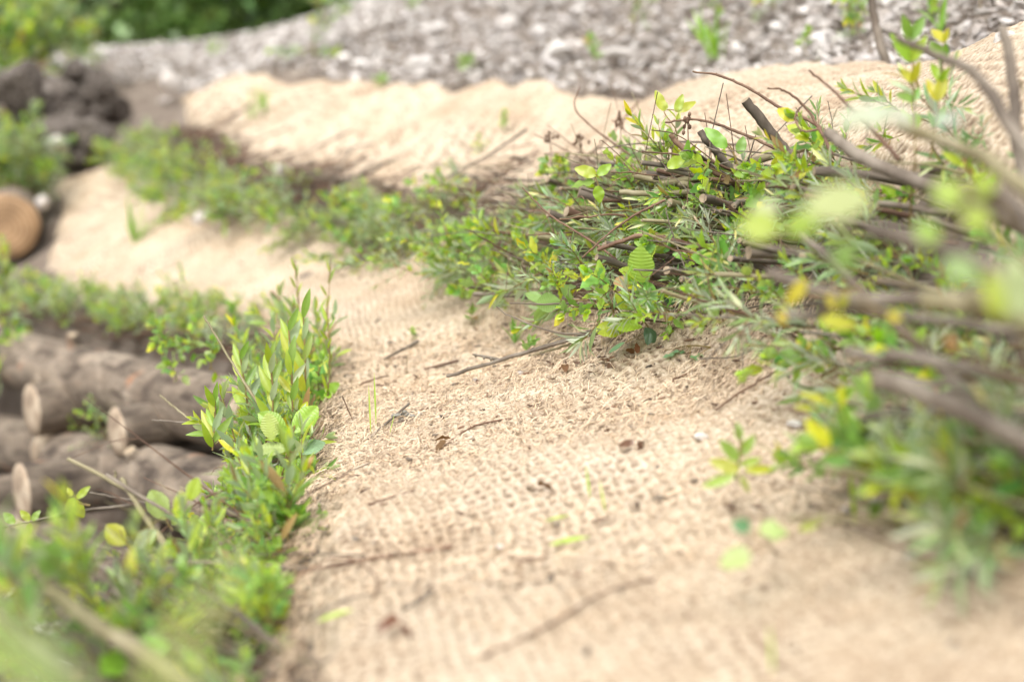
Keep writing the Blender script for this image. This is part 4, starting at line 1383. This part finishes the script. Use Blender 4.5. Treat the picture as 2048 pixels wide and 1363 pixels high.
    # big foreground leaves, far out of focus
    leafset("alder_sprig", "huge blurred foreground alder sprig with a pale grey-green top leaf", "alder sprig",
            [P(1760, 640, 1.02), P(1700, 500, 1.0), P(1690, 430, .98)],
            leaves_at([(1745, 400, 1615, 395, .98, 0, "alder", (.36, .44, .2), 1.15, (0, -.8, 1)), (1700, 480, 1680, 545, .98, 0, "alder", (.24, .36, .1), 1.0, CAM), (1640, 430, 1570, 462, 1.05, 0, "alder", (.3, .42, .06), .9, CAM),
                       (1560, 455, 1480, 450, 1.12, 0, "alder", (.33, .43, .07), 1.1, CAM), (1560, 425, 1500, 415, 1.12, .02, "alder", (.4, .46, .25), .9, CAM)]), sr=.002)
    leafset("alder_sprig", "blurred yellow-green foreground leaves at the right edge", "alder sprig",
            [P(2010, 480, 1.05), P(1960, 400, 1.02), P(1930, 360, 1.0)],
            leaves_at([(1930, 400, 1868, 372, 1.0, 0, "alder", (.33, .45, .07), 1.2, CAM), (1950, 390, 1985, 350, 1.0, 0, "alder", (.38, .44, .06), 1.1, CAM), (1920, 430, 1985, 440, 1.0, 0, "alder", (.34, .44, .08), 1.1, CAM), (1880, 480, 1830, 450, 1.05, 0, "alder", (.32, .4, .1), 1.1, CAM)]), sr=.002)
    leafset("alder_sprig", "blurred grey-green foreground leaves touching the right frame edge", "alder sprig",
            [P(2060, 660, .95), P(2030, 600, .95), P(2000, 540, .95)],
            leaves_at([(2000, 640, 1985, 540, .95, 0, "willow", (.36, .44, .05), 1.6, CAM), (2040, 640, 2030, 500, .92, 0, "oval", (.3, .4, .2), .8, CAM), (1960, 560, 1890, 520, 1.0, 0, "alder", (.26, .35, .14), .9, CAM)]), sr=.002)
    leafset("pale_leaf_twig", "twig with three pale silvery leaves floating before the upper mat", "leafy twig",
            [P(1960, 330, 1.15), P(1850, 262, 1.12), P(1700, 235, 1.12)],
            leaves_at([(1780, 230, 1675, 232, 1.12, 0, "oval", (.42, .48, .34), 1.0, (0, -.9, .8)), (1830, 245, 1745, 205, 1.12, 0, "oval", (.42, .48, .34), .8, (0, -.9, 1)), (1860, 245, 1925, 232, 1.12, 0, "oval", (.4, .46, .34), .9, (0, -.9, .9))]), sr=.0013)
    leafset("yellow_leaf_twig", "twig with small yellow leaves hanging at the brush foot on the right", "leafy twig",
            [P(1800, 560, 1.4), P(1700, 580, 1.4), P(1560, 600, 1.42)],
            leaves_at([(1610, 560, 1575, 610, 1.4, 0, "oval", C_YEL[0], .8, CAM), (1655, 590, 1670, 620, 1.4, 0, "oval", C_YEL[0], .9, CAM), (1690, 585, 1682, 620, 1.4, 0, "oval", (.45, .42, .06), .9, CAM), (1560, 620, 1568, 650, 1.42, 0, "oval", C_YEL[1], 1.1, CAM),
                       (1775, 630, 1805, 635, 1.35, 0, "oval", C_YEL[0], 1.3, CAM), (1640, 640, 1720, 648, 1.38, 0, "oval", (.44, .46, .06), .7, CAM), (1600, 790, 1670, 800, 1.6, 0, "oval", (.42, .46, .06), .7, (0, -.5, 1)), (1590, 815, 1640, 812, 1.6, 0, "oval", (.42, .44, .06), .7, (0, -.5, 1))]), sr=.0016)
    leafset("orange_leaf", "single orange dead leaf deep in the right-hand brush", "dead leaf", [P(1915, 695, 1.3), P(1905, 690, 1.3)],
            leaves_at([(1905, 705, 1902, 665, 1.3, 0, "oval", (.4, .2, .09), .9, CAM)]), sr=.001)
    # upright willow shoots at the right
    for k, (x0, y0, x1, y1, D, l) in enumerate([(1830, 330, 1818, 55, 1.85, "tall willow shoot with paired leaves at the upper right"), (1860, 320, 1890, 60, 1.9, "second tall willow shoot, its tip yellowish, beside the paired-leaf one")]):
        pts = [P(x0, y0, D), P((x0 + x1) / 2 + 4, (y0 + y1) / 2, D), P(x1, y1, D)]
        lv = []
        for j, f in enumerate((.25, .45, .6, .75, .9)):
            x, y = x0 + (x1 - x0) * f, y0 + (y1 - y0) * f
            for sgn in (-1, 1):
                lv.append((x, y, x + sgn * rng.uniform(6, 34), y - rng.uniform(30, 68) * (1 if j % 2 else .8), D, rng.uniform(-.03, .03), "willow", [g1, g3, (.45, .42, .05)][(j + k) % 3], 1.4, CAM))
        leafset("willow_shoot", l, "willow shoot", pts, leaves_at(lv), M_LEAF)
    # tall soft shoots above the left row
    for k, (x0, y0, x1, y1, D, l) in enumerate([(596, 700, 590, 520, 3.05, "tall thin blurred shoot standing before the far mat, left of its twin"), (636, 760, 662, 515, 2.95, "tall thin blurred shoot standing before the far mat, right of its twin"), (655, 800, 655, 625, 2.75, "slim shoot hugging the mat's edge below the twin tall ones")]):
        pts = [P(x0, y0, D), P((x0 + x1) / 2 + 5, (y0 + y1) / 2, D), P(x1, y1, D)]
        lv = []
        for j in range(9):
            f = .1 + .88 * j / 9
            x, y = x0 + (x1 - x0) * f, y0 + (y1 - y0) * f
            sgn = 1 if j % 2 else -1
            lv.append((x, y, x + sgn * rng.uniform(3, 16), y - rng.uniform(20, 38), D, rng.uniform(-.02, .02), "willow", [g1, g3, g2][j % 3], .6, CAM))
        leafset("willow_shoot", l, "willow shoot", pts, leaves_at(lv), M_LEAF)
    # sharp willow shoots of the left row
    for k, (x0, y0, x1, y1, D, l) in enumerate([(585, 830, 576, 640, 2.45, "sharp willow shoot with a yellow tip in the left row"), (545, 850, 540, 700, 2.42, "sharp reddish-tipped willow shoot left of the yellow-tipped one"), (610, 840, 606, 610, 2.6, "slender shoot behind the yellow-tipped one"),
                                               (425, 900, 430, 790, 2.4, "small shoot with a reddish tip before the logs"), (500, 860, 478, 700, 2.55, "pale willow shoot beside the bare slanting twig")]):
        pts = [P(x0, y0, D), P((x0 + x1) / 2 + 3, (y0 + y1) / 2, D), P(x1, y1, D)]
        lv = []
        for j in range(10):
            f = .05 + .93 * j / 10
            x, y = x0 + (x1 - x0) * f, y0 + (y1 - y0) * f
            sgn = 1 if j % 2 else -1
            lv.append((x, y, x + sgn * rng.uniform(6, 40) * (1 - .6 * f), y - rng.uniform(34, 62), D, rng.uniform(-.03, .03), "willow", [g1, g3, g2, (.3, .38, .2)][j % 4], .95, CAM))
        leafset("willow_shoot", l, "willow shoot", pts, leaves_at(lv), M_LEAF)
    leafset("alder_sprig", "alder sprig with three big pleated leaves at the mat's left edge", "alder sprig",
            [P(560, 960, 2.35), P(580, 900, 2.35), P(590, 850, 2.35)],
            leaves_at([(585, 865, 635, 810, 2.35, .02, "alder", (.3, .46, .06), .8, CAM), (590, 910, 645, 872, 2.3, .02, "alder", (.3, .4, .2), 1.0, (0, -.4, 1)), (575, 865, 515, 825, 2.35, 0, "alder", (.28, .43, .07), .8, CAM),
                       (575, 900, 515, 890, 2.3, 0, "alder", (.36, .44, .16), .9, (0, -.6, 1)), (545, 880, 535, 825, 2.3, 0, "alder", (.4, .46, .12), .9, CAM), (600, 950, 625, 900, 2.3, 0, "alder", (.26, .38, .06), .9, CAM)]))
    leafset("alder_sprig", "single upright pleated leaf before the lowest logs", "alder sprig",
            [P(345, 1060, 2.05), P(335, 1045, 2.05), P(330, 1025, 2.05)],
            leaves_at([(332, 1038, 300, 980, 2.05, 0, "alder", (.38, .46, .12), .95, CAM), (345, 1050, 365, 1015, 2.05, 0, "alder", g1, .7, CAM)]))
    leafset("alder_sprig", "yellow-green pleated leaf pair by the crossing twig", "alder sprig",
            [P(262, 1100, 1.95), P(250, 1080, 1.95), P(240, 1060, 1.95)],
            leaves_at([(252, 1088, 210, 1050, 1.95, 0, "alder", (.38, .42, .04), 1.0, CAM), (270, 1095, 310, 1060, 1.95, 0, "alder", (.3, .4, .2), .9, CAM), (350, 1020, 370, 985, 1.95, 0, "alder", g1, .9, CAM), (380, 1000, 395, 955, 1.95, 0, "alder", g1, .9, CAM)]))
    leafset("leafy_twig", "small leaf cluster at the tip of the crossing twig", "leafy twig",
            [P(180, 1010, 2.12), P(160, 1005, 2.12), P(150, 990, 2.12)],
            leaves_at([(150, 995, 132, 1030, 2.12, 0, "oval", g3, 1, CAM), (155, 995, 178, 972, 2.12, 0, "oval", g2, .8, CAM), (150, 1000, 165, 1035, 2.12, 0, "oval", g1, 1.1, CAM), (145, 990, 135, 975, 2.12, 0, "oval", g2, 1, CAM), (60, 1040, 40, 1020, 2.15, 0, "oval", g1, 1, CAM), (30, 1045, 5, 1025, 2.15, 0, "oval", g3, 1, CAM), (65, 1040, 78, 1020, 2.15, 0, "oval", g3, 1, CAM), (60, 1045, 58, 1070, 2.15, 0, "oval", g3, 1, CAM)]))
    # plant on the near mat, right of centre
    leafset("seedling_plant", "blurred yellow-green seedling standing on the mat, lower right", "seedling",
            [ground_at(1470, 960, .0), P(1475, 930, 1.72), P(1480, 880, 1.7), P(1470, 850, 1.7)],
            leaves_at([(1478, 920, 1440, 880, 1.7, 0, "oval", g3, .8, CAM), (1480, 910, 1510, 870, 1.7, 0, "oval", g3, .8, CAM), (1478, 930, 1525, 915, 1.68, 0, "willow", (.36, .46, .1), 1.2, CAM), (1478, 940, 1420, 920, 1.68, 0, "oval", (.38, .44, .1), .8, CAM),
                       (1480, 880, 1475, 845, 1.7, 0, "oval", g3, .9, CAM), (1490, 940, 1550, 936, 1.66, 0, "willow", g2, 1.1, CAM), (1470, 950, 1405, 972, 1.6, 0, "willow", (.36, .46, .1), 1.1, CAM), (1480, 950, 1500, 985, 1.6, 0, "willow", (.36, .46, .1), 1.1, CAM)]))
    leafset("round_leaf_plant", "two pale round leaves of a tiny plant on the lower mat", "seedling",
            [ground_at(1555, 1110, 0), P(1530, 1085, 1.42), P(1500, 1060, 1.42)],
            leaves_at([(1520, 1062, 1575, 1058, 1.42, 0, "oval", (.36, .5, .22), 1.6, (0, -.6, 1)), (1500, 1108, 1440, 1125, 1.38, 0, "oval", (.36, .5, .22), 1.5, (0, -.6, 1)), (1500, 1055, 1465, 1045, 1.44, 0, "oval", (.12, .26, .1), 1.5, CAM), (1600, 1060, 1650, 1030, 1.45, 0, "willow", (.36, .44, .06), 1.3, CAM)]))
    leafset("creeping_plant", "dull green flat leaves spread on the mat below the brush", "seedling",
            [ground_at(1420, 715, .012), ground_at(1380, 712, .012), ground_at(1330, 716, .012)],
            leaves_at([(1350, 708, 1325, 714, 2.33, 0, "oval", (.24, .38, .2), 1, (0, -.3, 1)), (1370, 705, 1345, 700, 2.33, 0, "oval", (.24, .38, .2), 1, (0, -.3, 1)), (1395, 710, 1425, 708, 2.3, 0, "oval", (.22, .36, .18), 1, (0, -.3, 1)), (1380, 714, 1410, 718, 2.3, 0, "oval", (.22, .36, .18), 1, (0, -.3, 1))]))
    # grass blades lying or standing on the mat
    for k, (ax, ay, bx, by, D, ws, l) in enumerate([(1100, 1045, 1178, 1078, 1.72, 1.2, "bright flat grass blade lying on the mat"), (1090, 1000, 1140, 1045, 1.8, .8, "thinner grass blade above the bright flat one"), (635, 1245, 705, 1215, 1.55, 1.2, "green blade lying at the lower left of the mat"),
                                                   (742, 882, 737, 770, 2.45, .25, "thin upright grass blade, the left of a pair"), (752, 842, 748, 745, 2.5, .25, "thin upright grass blade, the right of a pair"), (780, 878, 788, 828, 2.42, .3, "short grass blade by the grey bark crumb"),
                                                   (1180, 1000, 1172, 930, 1.85, .5, "faint grass blade in the middle of the near mat"), (1545, 1350, 1540, 1250, 1.24, .5, "blurred upright blade at the bottom of the mat"), (1210, 1030, 1200, 960, 1.8, .5, "blurred curved blade right of the faint one"),
                                                   (1712, 1000, 1700, 930, 1.6, .6, "blurred blade by the brush shadow")]):
        lf = MB(); a = P(ax, ay, D); a[2] = T1(a[0], a[1]) + .008; b = P(bx, by, D)
        if b[2] < T1(b[0], b[1]) + .012: b[2] = T1(b[0], b[1]) + .014
        put_leaf(lf, "narrow", np.zeros(3), b - a, np.array((0, -.5, 1)), np.linalg.norm(b - a), (.36, .5, .08), .06, ws)
        tag(obj("lone_grass", lf.mesh("grass", M_GRASS), None, a), l, "grass")
    # bark crumb
    p = ground_at(818, 838, .008)
    mb = MB()
    for k in range(14):
        v, f = rock_shape(np.random.default_rng(k), ICO1, .5, 5)
        mb.add(v * rng.uniform(.004, .009) + rng.normal(size=3) * (.014, .008, .004), t=f, col=np.array((.55, .55, .5)))
    tag(obj("bark_crumb", mb.mesh("crumb", M_ROCK, False), None, p), "crumbled grey bark piece lying on the upper left of the mat", "bark piece")
    # dead leaves on the mat
    for k, (px, py, l) in enumerate([(1215, 745, "curled brown dead leaf below the alder shoot"), (1260, 725, "brown dead leaf right of the curled one"), (893, 903, "tiny brown leaf at the red twig's end"), (1065, 995, "brown scale lying above the flat grass blade"), (1135, 752, "small dark leaf scrap on the bright mat"),
                                   (1330, 800, "dark brown leaf scrap near the orange twig's lower end"), (1215, 870, "brown scraps in the middle of the mat"), (800, 1280, "brown scrap at the bottom of the mat"), (1275, 905, "dark scrap right of the middle scraps"), (1520, 640, "dry leaf tucked under the brush edge")]):
        lf = MB(); p = ground_at(px, py, .012)
        for j in range(3):
            dd = rng.normal(size=3) * (1, 1, .3)
            put_leaf(lf, "oval", rng.normal(size=3) * .006, dd, rng.normal(size=3) * .4 + (0, 0, 1), rng.uniform(.014, .024), jit(rng, (.16, .075, .04), .3), .5, 1.1)
        tag(obj("dead_leaf", lf.mesh("dead", M_GRASS), None, p), l, "dead leaf")
    # seedlings and tufts
    for k, (px, py, kind, sc, l) in enumerate([(1050, 720, "seedling", 1.2, "small green seedling behind the long dark stick"), (1030, 690, "grass", .5, "small grass tuft above the long dark stick"), (1290, 640, "seedling", 1.0, "starry seedling right of the alder shoot"), (1350, 620, "seedling", .8, "tiny seedling in the brush shade"),
                                               (825, 690, "seedling", .9, "lone seedling far up the lower mat"), (500, 240, "grass", 1.5, "bright grass tuft on the upper mat's left half"), (530, 225, "grass", 1.2, "smaller tuft behind the bright grass tuft"), (760, 185, "seedling", 2.2, "round green seedling on the upper mat"),
                                               (850, 500, "seedling", 2.0, "blurred seedling at the foot of the far brush"), (270, 490, "grass", 1.6, "low green tuft on the far lower mat"), (970, 620, "oval", .7, "low green sprig at the pile's left foot"), (940, 655, "seedling", 1.2, "seedling left of the pile's foot"), (1010, 270, "oval", .8, "pale sprig on the upper mat left of the pile"), (960, 310, "oval", .6, "faint small sprig by the upper mat's lower edge"),
                                               (1440, 640, "seedling", 1.0, "seedling in the hollow under the pile"), (1470, 630, "grass", .5, "tiny tuft beside the hollow's seedling"), (740, 560, "seedling", 1.8, "small blurred sprout between the two tall shoots and the far brush")]):
        plant(kind, ground_at(px, py, .004), (rng.normal() * .1, rng.normal() * .1, 1), rng, sc, l)
    for k, (px, py, kind, sc, l) in enumerate([(625, 110, "bushy", 1.6, "green bush on the rubble above the upper mat's hump"), (640, 40, "bushy", 1.8, "green bush near the skyline above the hump"), (1270, 75, "bushy", 1.0, "upright green plant in the middle of the rubble slope"), (1715, 75, "bushy", .75, "green clump beside the sapling stem"),
                                               (1700, 55, "oval", 1.2, "low leaves behind the green clump"), (1550, 25, "bushy", .8, "small yellow-green plant high on the right rubble"), (1440, 55, "oval", 1.3, "green sprig in the rubble left of the sapling"), (1860, 30, "bushy", .7, "green clump at the top right rubble"), (1960, 20, "oval", 1.0, "sprig at the upper right corner"),
                                               (1430, 120, "grass", 1.6, "grass tuft at the rubble's foot"), (1190, 140, "seedling", 2.5, "tiny plant at the edge of the upper mat"), (930, 150, "seedling", 2.5, "tiny plant above the dip of the upper mat"), (500, 20, "bushy", 2.0, "pale bush on the skyline left of the rubble's top"), (420, 110, "grass", 1.6, "tuft among the brown rubble at left"), (820, 20, "grass", 1.5, "grass tuft at the rubble's top"), (1610, 110, "oval", .8, "low sprig at the mat's upper border"), (1880, 70, "grass", 1.0, "thin tuft right of the sapling stem")]):
        plant(kind, ground_at(px, py, .0), (rng.normal() * .1, rng.normal() * .1, 1), rng, sc, l)
    # plants at the left bank
    for k in range(34):
        px, py, D = [(rng.uniform(-40, 140), rng.uniform(90, 150), 8.2), (rng.uniform(-30, 90), rng.uniform(330, 440), 6.7)][k % 2]
        p = P(px, py, D)
        plant("bushy", p, rng.normal(size=3) * .4 + (0, 0, 1), rng, rng.uniform(1.3, 2.0) if k % 2 == 0 else rng.uniform(.9, 1.4), "bright leafy shoot on the bank over the big boulder" if k % 2 == 0 else "bright leafy shoot of the bush above the big sawn log", ("shoots on the bank", "shoots above the sawn log")[k % 2])
    for k, (px, py, D, sc) in enumerate([(20, 740, 4.9, 1.2), (10, 700, 5.0, 1.2), (215, 880, 4.0, .6), (240, 905, 3.9, .5), (160, 850, 4.3, .5), (380, 720, 3.2, .8), (355, 760, 3.2, .8), (340, 700, 3.3, .8), (395, 690, 3.2, .9), (420, 740, 3.0, .8), (330, 670, 3.5, .8), (20, 770, 4.9, 1.2)]):
        plant("bushy" if k < 3 else "oval", P(px, py, D), rng.normal(size=3) * .3 + (-.2, -.2, .7), rng, sc, "green sprig growing from a gap in the log wall" if k < 5 or k == 11 else "oval-leaved sprig hanging over the near end of the long log", "sprigs of the log wall")
    twig([P(-10, 240, 7.3), P(25, 200, 7.3), P(50, 160, 7.4), P(95, 125, 7.6)], .012, .014, M_BARK_RED, "bent brown root arching before the dark boulders", "root", "root", False, 90)


particulars()


# ------------------------------------------------------------------ loose fibre on the mats and litter in the brush
def fibres():
    rng = np.random.default_rng(70)
    mb = MB()
    N = 90000
    y = 1.05 + 2.6 * rng.random(N) ** 1.15
    x = rng.uniform(-.5, .75, N) * 1.0
    ok = (rng.random(N) < np.interp(y, [1.2, 1.7, 2.1, 2.6], [.15, .3, .9, 1])) & (sdist(EDGE1, x, y) < .01) & (sdist(ROW2, x, y) > -.05) & (np.abs(x) < .4 * y + .1)
    x, y = x[ok], y[ok]; n = len(x)
    z = T(x, y) + mat_z(x, y, x * 0 + y) * .6 + .0035
    a = rng.uniform(0, 2 * np.pi, n); L = rng.uniform(.008, .042, n)
    bend = rng.normal(0, .9, n)
    lift = rng.gamma(1.5, .0022, n)
    K = 4
    t = np.linspace(-.5, .5, K)
    px = x[:, None] + np.cos(a[:, None] + bend[:, None] * t) * L[:, None] * t
    py = y[:, None] + np.sin(a[:, None] + bend[:, None] * t) * L[:, None] * t
    slope = (T(x + .02, y) - T(x - .02, y)) / .04; slopey = (T(x, y + .02) - T(x, y - .02)) / .04
    pz = z[:, None] + slope[:, None] * (px - x[:, None]) + slopey[:, None] * (py - y[:, None]) + lift[:, None] * (1 - 4 * t ** 2) + rng.normal(0, .0012, (n, K))
    w = rng.uniform(.00025, .0006, n)[:, None]
    pts = np.stack([px, py, pz], -1)
    nx, ny = -np.sin(a)[:, None] * w, np.cos(a)[:, None] * w
    lo = pts - np.stack([nx + 0 * px, ny + 0 * px, 0 * px], -1)
    hi = pts + np.stack([nx + 0 * px, ny + 0 * px, w + 0 * px], -1)
    v = np.concatenate([lo, hi], 1).reshape(-1, 3)
    base = (np.arange(n) * 2 * K)[:, None]; j = np.arange(K - 1)[None]
    q = np.stack([base + j, base + j + 1, base + K + j + 1, base + K + j], -1).reshape(-1, 4)
    tone = np.where(rng.random(n) < .17, rng.uniform(.22, .5, n), rng.uniform(.85, 1.3, n))
    col = np.repeat(tone[:, None] * np.array((1, .97, .93))[None], 2 * K, 0)
    mb.add(v, q, col=col)
    e = arc(EDGE1)
    for _ in range(2600):
        s_ = rng.uniform(0, 5.5)
        ex, ey, tx, ty = along(EDGE1, s_)
        if ey < .9 or ey > 4.6: continue
        ez = T1(ex, ey) + rng.uniform(-.02, .008)
        d = nrm((-ty + rng.normal() * .8, tx + rng.normal() * .8, rng.normal() * .35 - .15)); L_ = rng.uniform(.01, .045)
        p0 = np.array((ex + ty * rng.uniform(-.01, .02), ey - tx * rng.uniform(-.01, .02), ez))
        tube(mb, curve_pts([p0, p0 + d * L_ * .5 + rng.normal(size=3) * .004, p0 + d * L_ + (0, 0, -.008)], 4), rng.uniform(.0003, .0007), 3, cap=False, col=np.array((1, .95, .9)) * rng.uniform(.5, 1.2))
    o = obj("coir_fibres", mb.mesh("coir_fibres", M_FIBRE, False))
    tag(o, "loose pale coconut fibres fuzzing the near mat", "fibres", kind="stuff")


def litter():
    """small dark crumbs, bark bits and leaf scraps caught in the weave, thickest at the foot of the brush"""
    rng = np.random.default_rng(88)
    mb = MB(); n = 0
    while n < 1500:
        if n % 3:
            s = rng.uniform(.8, 6)
            x, y, tx, ty = along(ROW2, s); o = rng.exponential(.12)
            x, y = x - ty * o, y + tx * o
        else:
            y = rng.uniform(1.2, 4.5); x = rng.uniform(-.4, .5)
        if sdist(EDGE1, x, y)[0] > -.02 or sdist(ROW2, x, y)[0] < -.05:
            continue
        z = T1(x, y) + .007 + mat_z(np.array([x]), np.array([y]), np.array([y]))[0] * .6
        v, f = ICO1
        L = rng.choice([.002, .0035, .006], p=[.5, .35, .15]); R = np.array(rquat(rng, .6).to_matrix())
        mb.add(v * (L * rng.uniform(1, 2.5), L * .6, L * .35) @ R.T + (x, y, z), t=f, col=np.ones(3) * rng.uniform(.6, 1.4), m=int(rng.random() < .4))
        n += 1
    tag(obj("litter", mb.mesh("litter", [M_BARK_RED, M_BARK_GREY])), "dark crumbs and bark scraps caught in the mat", "litter", kind="stuff")


fibres()
litter()


# ------------------------------------------------------------------ trees and far bank
def tree(x, y, h, w, seed, label):
    rng = np.random.default_rng(seed)
    z = T1(x, y)
    st, lf = MB(), MB()
    tube(st, curve_pts([(0, 0, -.3), (.1, .05, h * .3), (-.05, .1, h * .65), (.05, 0, h * .95)], 14), np.linspace(.035 * h * .5, .01, 14), 8)
    cl = []
    for _ in range(46):
        zz = h * rng.uniform(.03, 1.0) ; rr = w * math.sqrt(rng.random()) * (1.05 - .5 * zz / h)
        a = rng.uniform(0, 6.28)
        c = np.array((rr * math.cos(a), rr * math.sin(a), zz))
        cl.append(c)
        tube(st, curve_pts([(0, 0, max(0, zz - .35 * rr - .1)), c * (.5, .5, 1) + (0, 0, -.1 * rr), c], 6), np.linspace(.012 * h * .5, .004, 6), 5, cap=False)
    tone = [(.17, .27, .07), (.21, .32, .075), (.14, .23, .06), (.28, .38, .09), (.12, .2, .055)]
    base = np.array(tone[seed % 5])
    for c in cl:
        cc = base * rng.uniform(.65, 1.5)
        s = rng.uniform(.22, .45) * w * .6
        for _ in range(85):
            p = c + rng.normal(size=3) * s * (1, 1, .7)
            put_leaf(lf, "tree", p, rng.normal(size=3) + (0, 0, -.3), rng.normal(size=3) + (0, 0, .8), rng.uniform(.07, .13), jit(rng, cc, .25), .1, 1.3)
    o = obj("bushy_tree", None, None, (x, y, z))
    tag(o, label, "tree")
    obj("trunk", st.mesh("trunk", M_TRUNK), o)
    obj("crown", lf.mesh("crown", M_TREE_LEAF), o)


for k, (px, D, h, w, l) in enumerate([(-60, 14.5, 4.2, 1.6, "dark green bushy tree at the far left top corner"), (90, 15.5, 4.5, 1.5, "dark tree second from the left corner"), (215, 14.2, 3.8, 1.3, "mid green tree above the skyline block"), (345, 15.0, 4.2, 1.4, "dark tree right of the mid green one"),
                                     (470, 14.6, 3.6, 1.2, "yellowish green tree over the pale skyline bush"), (600, 15.6, 4.4, 1.4, "green tree at the right end of the visible wood"), (730, 16.5, 4.5, 1.5, "green tree just above the rubble's highest edge"), (-220, 15.0, 4.5, 1.8, "dark tree beyond the left frame edge"),
                                     (20, 18.5, 6, 2.2, "tall dark tree in the second rank at left"), (290, 19, 6, 2.2, "tall dark tree in the second rank, middle"), (560, 19.5, 6, 2.2, "tall dark tree in the second rank at right"), (860, 20, 6, 2.2, "tall dark tree behind the rubble's crest")]):
    q = P(px, 60, D)
    tree(q[0], q[1], h, w, 800 + k, l)
